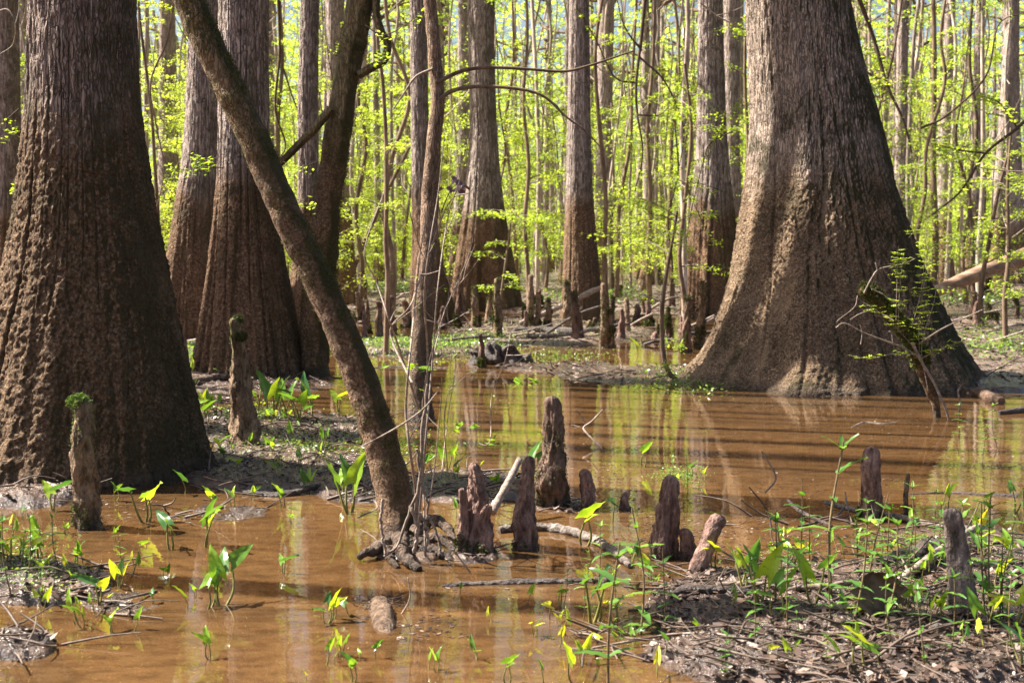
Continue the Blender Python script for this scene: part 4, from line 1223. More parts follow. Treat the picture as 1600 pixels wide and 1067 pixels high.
for (a, b, Y) in [(650, 572, 6.2), (665, 575, 6.2), (642, 575, 6.2), (808, 594, 6.2), (832, 596, 6.2), (838, 592, 6.2), (600, 573, 6.2), (770, 690, 6.2), (716, 668, 6.2), (743, 662, 6.2)]:
    V, Fc = leaf_quads(at(a, b, Y)[None] + frng.normal(0, .01, (3, 3)), .065, frng, .35, .5)
    ml_.add(V, Fc)
ml_.build('foliage', M['leaf_arum'], sh)

# ------------------------------------------------------------------ named saplings and vines at middle distance
def sapling(px, base, top, Y, pts, w0, label, mat='bark_thin', sprays=10, spread=0.8, leaf=0.06, z0=0.8, group='saplings between the big trunks', bare=False):
    P = [at(a, b, Y) for a, b in pts]
    P[0][2] = min(P[0][2], -0.05)
    root = empty('sapling', (P[0][0], P[0][1], 0))
    tag(root, label, 'sapling', group)
    n = 10 * len(P)
    C = smooth_path(P, n)
    if pts[-1][1] < 10:
        for q in range(10):
            C = np.vstack([C, C[-1] + (C[-1] - C[-6]) / np.linalg.norm(C[-1] - C[-6]) * .5 + frng.normal(0, .06, 3)])
    R = np.linspace(w0, w0 * .45, len(C)) / 2 / FPX * Y
    mb = MB(); add_tube(mb, C, R, 12, rough=0.15, rs=10)
    mb.build('trunk', M[mat], root)
    if bare: return root
    fo = MB()
    for q in range(sprays):
        i = frng.integers(int(len(C) * .2), len(C) - 1)
        a = frng.uniform(0, 2 * PI); L = spread * frng.uniform(.4, 1)
        e = C[i] + [math.cos(a) * L, math.sin(a) * L, L * frng.uniform(-.15, .3)]
        B = smooth_path([C[i], (C[i] + e) / 2 + [0, 0, .1 * L], e], 7)
        br = MB(); add_tube(br, B, np.linspace(R[i] * .3 + .003, .002, 7), 4)
        br.build('branch', M['twig'], root)
        V, Fc = leaf_quads(spray_points(B, frng, int(70 * L / spread * (0.8 + spread)), L * .35), leaf, frng)
        fo.add(V, Fc)
    fo.build('foliage', M['leaf_spring'], root)
    return root


SAP = [
    ([(602, 520), (606, 440), (603, 380), (604, 300), (603, 220), (598, 130), (590, 60), (592, -20)], 18, 9, 'dark wavy sapling between the mossy curved trunk and the slim reddish trunk'),
    ([(614, 470), (612, 400), (600, 330), (612, 250), (640, 150), (610, 60), (600, -20)], 30, 10, 'stout leaning sapling behind the dark wavy one'),
    ([(1078, 550), (1070, 470), (1062, 400), (1072, 300), (1080, 200), (1070, 100)], 19, 9, 'dark sapling curving up in front of the pale-sided trunk'),
    ([(1062, 600), (1040, 570), (1034, 510), (1038, 450), (1050, 380), (1058, 330)], 14.5, 9, 'hooked dark sapling whose foot curves out of the mud left of the largest trunk'),
    ([(827, 500), (825, 430), (820, 350), (826, 260), (818, 160), (824, 60), (822, -20)], 30, 8, 'thin dark sapling right of the mossy-footed trunk'),
    ([(812, 480), (806, 400), (800, 300), (790, 200), (802, 100), (800, -20)], 38, 7, 'thin wavy sapling close beside the mossy-footed trunk'),
    ([(962, 470), (966, 400), (968, 320), (985, 220), (988, 120), (996, -20)], 36, 8, 'dark thin sapling in the clearing right of the hazy yellowish trunk'),
    ([(1015, 480), (1014, 400), (1016, 300), (1012, 200), (1020, 100), (1024, -20)], 33, 9, 'reddish sapling standing in the bright clearing at centre right'),
    ([(1052, 460), (1044, 380), (1048, 300), (1050, 200), (1060, 80), (1052, -20)], 40, 9, 'pale brown sapling left of the pale-sided trunk'),
    ([(1572, 520), (1570, 460), (1576, 400), (1574, 300), (1580, 200)], 20, 9, 'dark slim sapling in front of the fallen reddish log'),
    ([(1534, 505), (1533, 450), (1545, 380), (1560, 300), (1575, 240)], 24, 9, 'dark crooked sapling behind the fallen reddish log, its foot in water'),
    ([(1460, 455), (1462, 380), (1458, 250), (1460, 100), (1458, -20)], 40, 12, 'straight reddish sapling right of the lichen-spotted trunk'),
    ([(1512, 452), (1520, 380), (1514, 300), (1526, 200), (1515, 100), (1520, -20)], 38, 9, 'pale wavy sapling left of the stout brown right trunk'),
    ([(1430, 470), (1432, 380), (1445, 300), (1448, 230), (1476, 130), (1470, 60), (1480, -20)], 30, 8, 'dark twisted sapling right of the lichen-spotted trunk'),
    ([(222, 440), (226, 380), (226, 280), (220, 180), (218, 80), (216, -20)], 26, 6, 'dark thin sapling against the right edge of the massive left trunk'),
    ([(250, 440), (248, 360), (242, 260), (236, 170), (222, 60), (214, -20)], 24, 7, 'dark curved sapling with leaves just right of the massive left trunk'),
    ([(432, 470), (440, 360), (434, 200), (441, 100), (436, -20)], 30, 9, 'dark sapling in the narrow gap left of the straight grey-brown trunk'),
    ([(950, 470), (944, 400), (946, 300), (930, 100), (944, -20)], 28, 9, 'mossy slim sapling touching the right side of the smooth columnar trunk'),
    ([(1166, 470), (1168, 380), (1170, 250), (1164, 120), (1168, -20)], 34, 8, 'thin mossy sapling in the gap beside the largest trunk'),
    ([(560, 500), (566, 420), (556, 330), (572, 230), (560, 150), (566, -20)], 32, 8, 'leafy thin sapling right of the mossy curved trunk'),
    ([(530, 470), (560, 400), (600, 310), (640, 230)], 34, 10, 'pale slanting dead sapling leaning right behind the dark wavy sapling'),
    ([(775, 500), (786, 440), (794, 380), (800, 330)], 25, 5, 'short thin sapling before the mossy-footed trunk'),
]
for i, (pts, Y, w, lab) in enumerate(SAP):
    sapling(0, 0, 0, Y, pts, w, lab, sprays=(14 if Y > 18 else 9), spread=(1.2 if Y > 22 else 0.7), leaf=(0.075 if Y > 22 else 0.05), bare=(i in (20,)))

# overhanging branches with sprigs that reach into the picture
def hanging(name, label, pts_list, Y, r, leaves=True, leaf=0.05, mat='twig_dark', group='twigs and vines hanging among the trunks', nl=60, wid=.16, foot=None):
    P0 = at(pts_list[0][0][0], pts_list[0][0][1], Y)
    root = empty(name, P0)
    tag(root, label, 'branch' if name != 'vine' else 'vine', group)
    fo = MB()
    for k_, pts in enumerate(pts_list):
        C = smooth_path([at(a, b, Y + frng.normal(0, .05)) for a, b in pts], 10 * len(pts))
        mb = MB(); add_tube(mb, C, np.linspace(r, r * .35, len(C)) * (1 if k_ == 0 else .6), 6, rough=.15, rs=20)
        mb.build('twig', M[mat], root)
        if leaves:
            V, Fc = leaf_quads(spray_points(C, frng, nl, wid), leaf, frng, .4)
            fo.add(V, Fc)
    if leaves: fo.build('foliage', M['leaf_spring'], root)
    return root


hanging('branch', 'level leafy twig crossing before the dusky trunk left of the leaning one', [[(348, 262), (320, 262), (285, 266), (262, 255)], [(345, 245), (320, 250), (300, 245)]], 11, .006, leaf=.045, nl=70, wid=.14)
hanging('branch', 'dark bowed branch with bare twigs hanging at upper centre right', [[(1010, -20), (1002, 60), (994, 130), (996, 180), (1004, 240), (992, 300)], [(994, 130), (960, 120), (930, 60), (900, 10)], [(1000, 90), (1040, 130), (1068, 200), (1062, 260)], [(996, 180), (1030, 180), (1050, 160)], [(1003, 80), (975, 40), (960, -20)]], 20, .03, leaf=.07, nl=60, wid=.3)
hanging('branch', 'leafy branch reaching left from the right edge at mid height', [[(1640, 150), (1590, 200), (1540, 240), (1500, 300), (1450, 340)], [(1590, 200), (1560, 160), (1530, 150)], [(1540, 240), (1500, 235), (1460, 225)]], 13, .02, leaf=.06, nl=110, wid=.4)
hanging('branch', 'thin arching twig with fresh leaves at the right edge', [[(1640, 270), (1560, 266), (1520, 255), (1495, 208)], [(1600, 190), (1580, 170), (1568, 155)], [(1600, 440), (1560, 380), (1490, 280)]], 9, .006, leaf=.05, nl=30, wid=.12, mat='twig_pale')
hanging('branch', 'dark forked branch slanting down right of the largest trunk', [[(1335, -20), (1365, 60), (1385, 130), (1412, 190), (1425, 240)], [(1341, 105), (1370, 122), (1380, 120)], [(1440, 200), (1480, 180), (1540, 120), (1560, 40), (1600, 20)]], 21, .04, leaf=.07, nl=40, wid=.4)
hanging('branch', 'feathery twigs drooping in front of the pale-sided trunk', [[(1145, 205), (1110, 225), (1100, 250), (1080, 330), (1072, 380)], [(1130, 300), (1105, 290), (1080, 285)], [(1110, 225), (1120, 210), (1135, 200)], [(1085, 320), (1110, 370), (1130, 372)]], 14, .008, leaf=.055, nl=45, wid=.18)
hanging('branch', 'low feathery sprigs over the clearing left of the pale-sided trunk', [[(1060, 340), (1000, 345), (950, 365), (910, 365)], [(1000, 345), (970, 380), (930, 385)]], 18, .008, leaf=.06, nl=60, wid=.25)
hanging('branch', 'pale bare branch crossing the top of the pale-sided trunk', [[(1095, 5), (1120, 25), (1160, 45), (1175, 52)], [(1120, 25), (1145, 18), (1170, 5)]], 16, .012, leaves=False, mat='twig_pale')
hanging('branch', 'bare pale twigs at the upper left corner', [[(-20, 30), (10, 15), (24, 40), (20, 70), (0, 85)], [(24, 40), (30, 10), (26, -20)]], 10, .008, leaves=False, mat='twig_pale')
hanging('branch', 'budding twigs beside the brown trunk at the left edge', [[(30, 170), (10, 190), (25, 200), (0, 215)], [(40, 270), (20, 285), (40, 300)]], 15, .008, leaf=.06, nl=40, wid=.2)
hanging('vine', 'grey looping vine between the dusky trunk and the leaning trunk', [[(275, -20), (262, 60), (235, 130), (245, 200), (256, 270), (240, 360), (265, 430)]], 20, .02, leaves=False, mat='bark_thin')
hanging('vine', 'dark vine curving down beside the straight grey-brown trunk', [[(434, -20), (437, 80), (430, 170), (446, 230), (420, 260)], [(440, 100), (460, 160), (475, 190)]], 22, .03, leaves=False, mat='bark_mossy')
hanging('branch', 'leafy twigs in front of the base of the straight grey-brown trunk', [[(425, 300), (460, 310), (490, 320)], [(500, 250), (470, 262), (440, 260)]], 12, .005, leaf=.05, nl=40, wid=.14)
hanging('branch', 'fresh leaf sprig over the curved trunk at top centre', [[(570, 40), (600, 55), (640, 35), (665, 10)], [(600, 55), (590, 80), (612, 100)]], 13, .008, leaf=.055, nl=60, wid=.25)
_h = hanging('branch', 'thin twig with a crumpled purplish dead leaf cluster at centre', [[(690, 330), (705, 296), (722, 284)]], 6.5, .003, leaves=False)
_dl = MB()
_pp = at(716, 292, 6.5)[None] + frng.normal(0, 1, (16, 3)) * [.028, .015, .018]
_v, _f = leaf_quads(_pp, .05, frng, 1.5, .6)
_dl.add(_v, _f)
_dl.build('dead_leaf', M['dead_purple'], _h)

# ------------------------------------------------------------------ arrow-leaved seedlings
def arum_leaf(L, W, rng, droop=0.25, fold=0.35, lobe=0.3, nt=10, ns=7):
    t = np.linspace(0, 1, nt)[:, None]
    s = np.linspace(-1, 1, ns)[None]
    w = W * (1 - t) ** 0.62 * (0.55 + 1.1 * t * (1 - t) * 1.6 + 0.25 * (1 - t))
    w = w * 0.9
    x = s * w
    y = L * (t - lobe * np.abs(s) ** 1.3 * (1 - t) ** 2.2)
    z = np.abs(s) * w * fold - droop * L * t ** 2 + 0.10 * W * np.sin(5 * t * PI + rng.uniform(0, 6) + s) * np.abs(s) + rng.uniform(-.25, .25) * W * s * t
    V = np.stack([x + 0 * t, y + 0 * s, z], -1).reshape(-1, 3)
    i = np.arange(nt - 1)[:, None] * ns; j = np.arange(ns - 1)[None]
    Fc = np.stack([i + j, i + j + 1, i + ns + j + 1, i + ns + j], -1).reshape(-1, 4)
    return V, Fc


def orient(V, az, el, roll, p):
    """leaf local +Y points along azimuth az raised by el"""
    cr, sr = math.cos(roll), math.sin(roll)
    V = V @ np.array([[cr, 0, -sr], [0, 1, 0], [sr, 0, cr]])
    ce, se = math.cos(el), math.sin(el)
    V = V @ np.array([[1, 0, 0], [0, ce, se], [0, -se, ce]])
    ca, sa = math.cos(az), math.sin(az)
    V = V @ np.array([[ca, sa, 0], [-sa, ca, 0], [0, 0, 1]])
    return V + p


arng = np.random.default_rng(101)


def arum_proto(rng, ns):
    root = empty('arrow_leaf_plant', (0, 0, 0))
    for k in range(ns):
        a = rng.uniform(0, 2 * PI) if k else rng.uniform(-.5, .5) + PI * rng.integers(0, 2)
        h = rng.uniform(.55, .95) if k else 0.72
        sp = rng.uniform(.05, .35)
        b0 = np.array([rng.normal(0, .03), rng.normal(0, .03), -.12])
        tip = np.array([math.cos(a) * sp * h, math.sin(a) * sp * h, h * 0.66])
        C = smooth_path([b0, b0 * .4 + tip * .6 * [1, 1, .7] + [rng.normal(0, .05), rng.normal(0, .05), 0], tip], 12)
        mb = MB(); add_tube(mb, C, np.linspace(.028, .013, 12), 6)
        mb.build('stem', M['stem'], root, origin=(0, 0, 0))
        L = rng.uniform(.42, .62) * (1 if k == 0 else rng.uniform(.6, 1))
        W = L * rng.uniform(.24, .36)
        V, Fc = arum_leaf(L, W, rng, droop=rng.uniform(0, .3), fold=rng.uniform(.2, .9))
        mb = MB(); mb.add(orient(V, a - PI / 2 + rng.normal(0, .4), rng.uniform(.25, 1.35), rng.normal(0, .7), tip), Fc)
        mb.build('leaf', M['leaf_arum'], root, origin=(0, 0, 0))
    return root


ARUM = [(83, 798, 75, 2), (180, 782, 42, 2), (225, 815, 92, 3), (268, 858, 88, 2), (320, 852, 85, 3), (288, 772, 50, 1), (325, 950, 82, 2), (346, 946, 108, 3), (290, 950, 45, 1), (155, 944, 78, 2), (175, 988, 52, 2),
        (122, 968, 56, 2), (130, 884, 40, 2), (206, 896, 42, 2), (104, 836, 30, 1), (62, 872, 55, 3), (36, 900, 60, 3), (12, 892, 85, 3), (15, 845, 50, 2), (366, 792, 40, 2), (393, 782, 34, 2), (440, 792, 50, 2), (70, 915, 50, 2),
        (402, 652, 75, 3), (424, 660, 82, 3), (446, 656, 70, 3), (468, 662, 76, 3), (488, 650, 70, 3), (530, 645, 58, 2), (378, 648, 55, 2), (316, 668, 50, 2), (300, 660, 55, 3), (340, 655, 45, 2), (325, 700, 34, 1), (365, 718, 30, 1), (370, 745, 34, 2), (412, 738, 30, 1), (470, 735, 44, 2), (436, 755, 38, 2),
        (546, 800, 108, 3), (538, 778, 60, 2), (443, 896, 48, 2), (520, 966, 50, 2), (546, 964, 45, 1), (510, 1037, 60, 1), (552, 1064, 66, 2), (480, 1062, 20, 1), (670, 1046, 42, 1), (684, 1050, 50, 2), (683, 926, 18, 1), (718, 930, 30, 1), (766, 972, 28, 1), (790, 1066, 70, 2), (712, 806, 34, 1), (700, 742, 50, 2), (662, 742, 40, 2),
        (832, 745, 68, 2), (770, 700, 26, 1), (910, 850, 96, 2), (925, 972, 128, 3), (958, 972, 62, 3), (885, 992, 60, 1), (895, 1066, 85, 1), (850, 1066, 55, 1), (960, 812, 66, 1), (1004, 728, 55, 2), (1026, 1055, 50, 1), (1040, 1032, 46, 1), (1120, 905, 68, 2), (1160, 935, 86, 3), (1186, 962, 110, 3), (1140, 968, 50, 2),
        (1210, 980, 92, 3), (1270, 962, 105, 2), (1350, 1066, 95, 2), (1308, 1066, 58, 1), (1236, 1062, 44, 2), (1195, 1055, 40, 1), (1378, 1066, 60, 1), (1415, 975, 78, 3), (1435, 990, 60, 2), (1320, 872, 46, 1), (1340, 866, 52, 1), (1480, 792, 50, 2), (1540, 795, 40, 2), (1585, 800, 60, 2), (1530, 880, 56, 2), (1582, 900, 70, 2),
        (1540, 1010, 80, 2), (1580, 1000, 90, 3), (1596, 1060, 76, 3), (1452, 1000, 62, 1), (1500, 1030, 44, 2), (1560, 940, 66, 2), (1460, 905, 48, 2), (1395, 880, 44, 2), (1240, 905, 60, 2), (1375, 830, 30, 1), (1425, 822, 34, 2),
        (645, 600, 30, 2), (595, 580, 20, 2), (823, 600, 22, 2), (872, 566, 16, 2), (885, 572, 18, 1), (995, 552, 30, 1), (1043, 553, 32, 1), (1062, 556, 34, 1), (1108, 560, 20, 2), (1540, 520, 24, 2), (1590, 500, 30, 2), (1500, 548, 22, 2), (1560, 560, 20, 2), (310, 560, 30, 2), (292, 596, 34, 2), (800, 540, 14, 2), (1010, 595, 24, 2),
        (1075, 745, 34, 2), (1100, 752, 26, 2), (1060, 760, 30, 2), (610, 742, 30, 2), (1220, 870, 40, 2)]
_x = np.random.default_rng(515)
for _i in range(140):
    _a = [(560, 1010, 160, 40), (1330, 960, 260, 70), (60, 900, 80, 60), (1450, 1010, 160, 50), (420, 690, 120, 60), (470, 760, 110, 40), (960, 1000, 120, 60), (700, 760, 110, 30), (300, 640, 40, 30), (1300, 860, 160, 30), (200, 960, 130, 40), (430, 660, 90, 22), (140, 850, 140, 60), (1480, 940, 130, 70), (950, 950, 100, 60)][_i % 15]
    _px, _py = _x.normal(_a[0], _a[2] * .6), _x.normal(_a[1], _a[3] * .6)
    if 5 < _px < 1595 and 600 < _py < 1066 and not (600 < _px < 700 and _py > 830):
        ARUM.append((_px, _py, _x.uniform(16, 52) * (_py / 850), int(_x.integers(1, 4))))
LM = [  # landmark px, py, phrase
    (150, 770, 'massive left trunk'), (134, 826, 'fern-tufted knee'), (380, 702, 'thin tufted knee'), (620, 872, 'leaning trunk foot'), (744, 868, 'twin-tipped knee'),
    (864, 795, 'tallest mossy knee'), (1040, 873, 'flaking knee'), (1086, 908, 'leaning snag'), (1364, 812, 'mossy-footed knee'), (1508, 985, 'mud-coated knee'),
    (1300, 612, 'largest trunk'), (600, 985, 'sunken log end'), (1370, 950, 'curled dead leaf'), (440, 592, 'tall grey-brown trunk'), (772, 572, 'stump mound'),
    (655, 662, 'slim reddish trunk'), (1543, 624, 'short cut log'), (30, 960, 'left edge mud'), (1000, 1040, 'arched twig'), (870, 910, 'bark strip')]


def where(px, py):
    d = sorted(LM, key=lambda l: (l[0] - px) ** 2 + ((l[1] - py) * 2.2) ** 2)
    out = []
    for l in d[:4]:
        dx, dy = px - l[0], (py - l[1]) * 1.6
        if abs(dx) > abs(dy):
            out.append(('right of ' if dx > 0 else 'left of ') + l[2])
        else:
            out.append(('in front of ' if dy > 0 else 'behind ') + l[2])
    return out


PROTO = {n: [arum_proto(arng, n) for _ in range(4)] for n in (1, 2, 3)}
usedp = set()
GA = 'arrow-leaved seedlings sprouting from mud and water'
WORD = {1: 'single-leaved', 2: 'two-leaved', 3: 'three-leaved'}
for (px, py, hpx, nl) in ARUM:
    p = gp(px, py)
    z = gz(p[0], p[1])
    h = hpx / FPX * p[1]
    v = int(arng.integers(4))
    pr = PROTO[nl][v]
    rz = arng.uniform(0, 2 * PI)
    if (nl, v) not in usedp:
        usedp.add((nl, v)); o = pr
        o.location = (p[0], p[1], z); o.rotation_euler = (0, 0, rz); o.scale = (h * .95,) * 3
    else:
        o = copy_thing(pr, (p[0], p[1], z), rz, h * .95)
    sz = 'tall' if hpx > 84 else ('low' if hpx < 45 else 'mid-sized')
    ground_w = 'in water' if z < 0.004 else 'on mud'
    w = where(px, py)
    w = [x.replace('in front of', 'before') for x in w]
    c = ['%s %s seedling %s, %s' % (sz, WORD[nl], ground_w, x) for x in w[:1]]
    c += ['%s %s seedling %s, %s, %s' % (sz, WORD[nl], ground_w, w[0], x) for x in w[1:]]
    tag(o, uniq(c, GA), 'seedling', GA)
for nl in PROTO:
    for v, pr in enumerate(PROTO[nl]):
        if (nl, v) not in usedp:
            for ch in list(pr.children): bpy.data.objects.remove(ch)
            bpy.data.objects.remove(pr)


# ------------------------------------------------------------------ lance-leaved forbs
def forb_proto(rng, tall):
    root = empty('lance_leaf_plant', (0, 0, 0))
    ns = 1
    for s_ in range(ns):
        k = rng.normal(0, .06, 2)
        k = rng.normal(0, .13, 2)
        C = smooth_path([np.array([0, 0, -.1]), np.array([k[0] * .2, k[1] * .9, .45]), np.array([k[0] + s_ * .08, k[1], 1.0 - .2 * s_])], 22)
        mb = MB(); add_tube(mb, C, np.linspace(.011, .006, 22), 6)
        mb.build('stem', M['stem_brown'], root, origin=(0, 0, 0))
        fo = MB()
        a = rng.uniform(0, PI)
        t = 0.30 if tall else .15
        while t < 1.0:
            c = C[int(t * 21)]
            a += PI / 2 + rng.normal(0, .2)
            for q in range(2 if t < .93 else 4):
                aa = a + q * PI if t < .93 else a + q * PI / 2
                if rng.random() < .12: continue
                L = (.20 if t < .85 else .13) * rng.uniform(.7, 1.2)
                V, Fc = arum_leaf(L, L * rng.uniform(.16, .26), rng, droop=rng.uniform(.1, .6), fold=.3, lobe=0.0, nt=7, ns=3)
                fo.add(orient(V, aa, rng.uniform(.1, .7) if t < .9 else rng.uniform(.6, 1.1), 0, c), Fc)
            t += rng.uniform(.11, .19)
        fo.build('leaves', M['leaf_forb'], root, origin=(0, 0, 0))
    return root


FORB = [(950, 1075, 240), (1000, 990, 195), (1020, 930, 90), (1300, 955, 245), (1265, 882, 95), (1250, 890, 130), (1210, 960, 150), (1390, 960, 150), (1378, 1010, 170), (1550, 985, 200), (1570, 975, 150), (1540, 975, 190), (1508, 920, 120), (1510, 1000, 130),
        (1340, 890, 90), (1365, 900, 110), (1460, 840, 75), (1590, 860, 60), (1470, 890, 100), (1425, 950, 90), (1420, 900, 80), (1580, 1040, 120), (1230, 1000, 130), (1180, 1020, 110), (1330, 1000, 180), (1500, 690, 60), (1560, 700, 70), (1535, 720, 60), (1090, 765, 50), (1075, 770, 60),
        (1055, 762, 50), (912, 968, 90), (1040, 970, 120), (20, 940, 130), (45, 910, 90), (95, 900, 90), (190, 880, 60), (1355, 935, 150), (1600, 950, 170), (1445, 1060, 120), (1290, 1066, 60), (1132, 1066, 80), (880, 945, 60), (1485, 1050, 130), (1400, 1040, 120)]
fr = np.random.default_rng(303)
for _i in range(16):
    FORB.append((float(fr.uniform(1120, 1600)), float(fr.uniform(860, 1066)), float(fr.uniform(60, 150))))
for _i in range(3):
    FORB.append((float(fr.uniform(900, 1060)), float(fr.uniform(900, 1066)), float(fr.uniform(50, 110))))
FP = [forb_proto(fr, i % 2 == 0) for i in range(9)]
GF = 'slender lance-leaved plants on the near banks'
used_f = set()
for i, (px, py, hpx) in enumerate(FORB):
    p = gp(px, py); z = gz(p[0], p[1]); h = hpx / FPX * p[1]
    v = i % 9
    rz = fr.uniform(0, 2 * PI)
    if v not in used_f:
        used_f.add(v); o = FP[v]; o.location = (p[0], p[1], z); o.rotation_euler = (0, 0, rz); o.scale = (h,) * 3
    else:
        o = copy_thing(FP[v], (p[0], p[1], z), rz, h)
    w = where(px, py)
    sz = 'tall' if hpx > 140 else ('short' if hpx < 80 else 'mid-height')
    c = ['%s lance-leaved plant with paired leaves %s' % (sz, w[0])] + ['%s lance-leaved plant %s, %s' % (sz, w[0], x) for x in w[1:]]
    tag(o, uniq(c, GF), 'wild plant', GF)

# big curled dead leaf
pb = gp(1372, 990)
pb[2] = gz(pb[0], pb[1])
th = np.linspace(-1, 1, 15); uu = np.linspace(0, 1, 13)
TT, UU = np.meshgrid(th, uu)
w_ = 0.105 * np.sin(PI * np.clip(UU * .9 + .08, 0, 1)) ** .7 * (1 + .22 * np.cos(UU * 22))
V = np.stack([TT * w_, .035 * np.sin(TT * 2.2 + UU * 2) + .03 * UU, UU * .17 - .01 + .02 * np.abs(TT)], -1).reshape(-1, 3)
V = V + [0, 0, 0]
i = np.arange(12)[:, None] * 15; j = np.arange(14)[None]
mb = MB(); mb.add(V, np.stack([i + j, i + j + 1, i + 15 + j + 1, i + 15 + j], -1).reshape(-1, 4))
dl = mb.build('dead_leaf', M['dead_leaf'], None, origin=(0, 0, 0), loc=pb)
tag(dl, 'large curled brown dead leaf standing on the near right bank', 'dead leaf')
sm = dl.modifiers.new('thick', 'SOLIDIFY'); sm.thickness = 0.0015

# ------------------------------------------------------------------ stuff: leaf litter, twigs, ground cover
lr = np.random.default_rng(909)


def scatter_pts(n, y0, y1, zmin, ang=24, xr=None, pw=1.6):
    Y = y0 * (y1 / y0) ** (lr.uniform(0, 1, n) ** 1.0)
    A = np.radians(lr.uniform(-ang, ang, n))
    X = Y * np.tan(A)
    Z = land_h(X, Y)
    k = Z > zmin
    return X[k], Y[k], Z[k]


mb = MB()
X, Y, Z = scatter_pts(110000, 3.6, 70, 0.004)
clump = fbm(X * 1.3, Y * 1.3, 0 * X, 3, 55) + 0.25 * lr.normal(0, 1, len(X))
k = clump > np.where(Y < 9, 0.17, -0.12)
X, Y, Z = X[k], Y[k], Z[k]
P = np.stack([X, Y, Z + lr.uniform(0.001, 0.016, len(X))], -1)
V, Fc = leaf_quads(P, 0.05, lr, 0.35, 0.55)
far = np.repeat(1 + np.clip((Y - 10) / 18, 0, 2.2), 4)[:, None]
V = np.repeat(P, 4, 0) + (V - np.repeat(P, 4, 0)) * far
V[:, 2] = np.maximum(V[:, 2], np.repeat(Z, 4) - 0.002)
mb.add(V, Fc)
tag(mb.build('leaf_litter', M['litter'], smooth=False), kind='stuff', label='dead leaves and scraps strewn over the mud', cat='leaf litter')
mb = MB()
X, Y, Z = scatter_pts(5600, 3.6, 50, -0.045)
for x, y, z in zip(X, Y, Z):
    a = lr.uniform(0, 2 * PI); L = lr.uniform(.06, .28) * (1 + min(y, 40) / 22); el = abs(lr.normal(0, .18))
    d = np.array([math.cos(a), math.sin(a), el]) * L
    c = np.array([x, y, max(z, 0) + .004])
    add_tube(mb, smooth_path([c, c + d * .5 + lr.normal(0, .06 * L, 3), c + d], 5), np.linspace(.004, .0018, 5) * (1 + y / 16) * lr.uniform(.6, 1.5), 4, caps=False)
tag(mb.build('twig_litter', M['twig_litter']), kind='stuff', label='broken twigs scattered over the mud', cat='twigs')
mb = MB()
n = 5000
X, Y, Z = scatter_pts(42000, 3.7, 9.5, 0.0, 24)
k = (fbm(X * 1.1, Y * 1.1, 0 * X, 2, 65) > -.1)
X, Y, Z = X[k], Y[k], Z[k]
P = np.stack([X, Y, Z + lr.uniform(0.0, 0.008, len(X))], -1)
V, Fc = leaf_quads(P, 0.016, lr, 0.6, 0.6)
mb.add(V, Fc)
tag(mb.build('mud_crumbs', M['litter'], smooth=False), kind='stuff', label='fine crumbs of bark and leaf on the near mud', cat='debris')

X, Y, Z = scatter_pts(30000, 3.7, 24, -9)
k = (Z < -0.003) & (fbm(X * .8, Y * .8, 0 * X, 4, 95, .7) > 0.10)
X, Y = X[k], Y[k]
P = np.stack([X, Y, np.full(len(X), .0025)], -1)
V, Fc = leaf_quads(P, 0.028, lr, 0.04, 0.5)
mb = MB(); mb.add(V, Fc)
tag(mb.build('floating_debris', M['litter'], smooth=False), kind='stuff', label='scraps of leaf and bark floating on the water', cat='debris')

# ground cover mats
COV = [(650, 545, 110, 12, 3400, .045), (740, 535, 60, 10, 1200, .045), (1085, 596, 70, 18, 800, .04), (940, 462, 60, 12, 1500, .10), (885, 470, 40, 10, 500, .09), (1560, 545, 80, 26, 900, .06), (1520, 470, 90, 12, 900, .10), (310, 560, 30, 24, 700, .05), (60, 590, 40, 20, 300, .05),
       (1060, 745, 40, 12, 500, .018), (870, 560, 90, 12, 400, .04), (900, 520, 120, 14, 500, .04), (610, 450, 60, 10, 900, .11), (1190, 875, 60, 14, 160, .02), (480, 700, 110, 26, 1000, .024), (400, 650, 70, 14, 400, .03), (60, 910, 90, 26, 400, .018), (1420, 850, 90, 14, 260, .02), (40, 860, 60, 24, 300, .02), (650, 700, 50, 26, 300, .025)]
mb = MB()
for (px, py, rx, ry, n, s) in COV:
    a = lr.normal(0, .55, (n, 2))
    k = 0
    pts = []
    for u, v in a:
        p = gp(px + u * rx, py + v * ry); pts.append(p)
    pts = np.array(pts)
    Zg = np.maximum(land_h(pts[:, 0], pts[:, 1]), 0)
    pts[:, 2] = Zg + lr.uniform(0.005, s * 1.6, n)
    V, Fc = leaf_quads(pts, s, lr, 0.7, 0.5)
    mb.add(V, Fc)
tag(mb.build('ground_cover', M['cover']), kind='stuff', label='low green creeping leaves matting the mud islands', cat='ground cover')

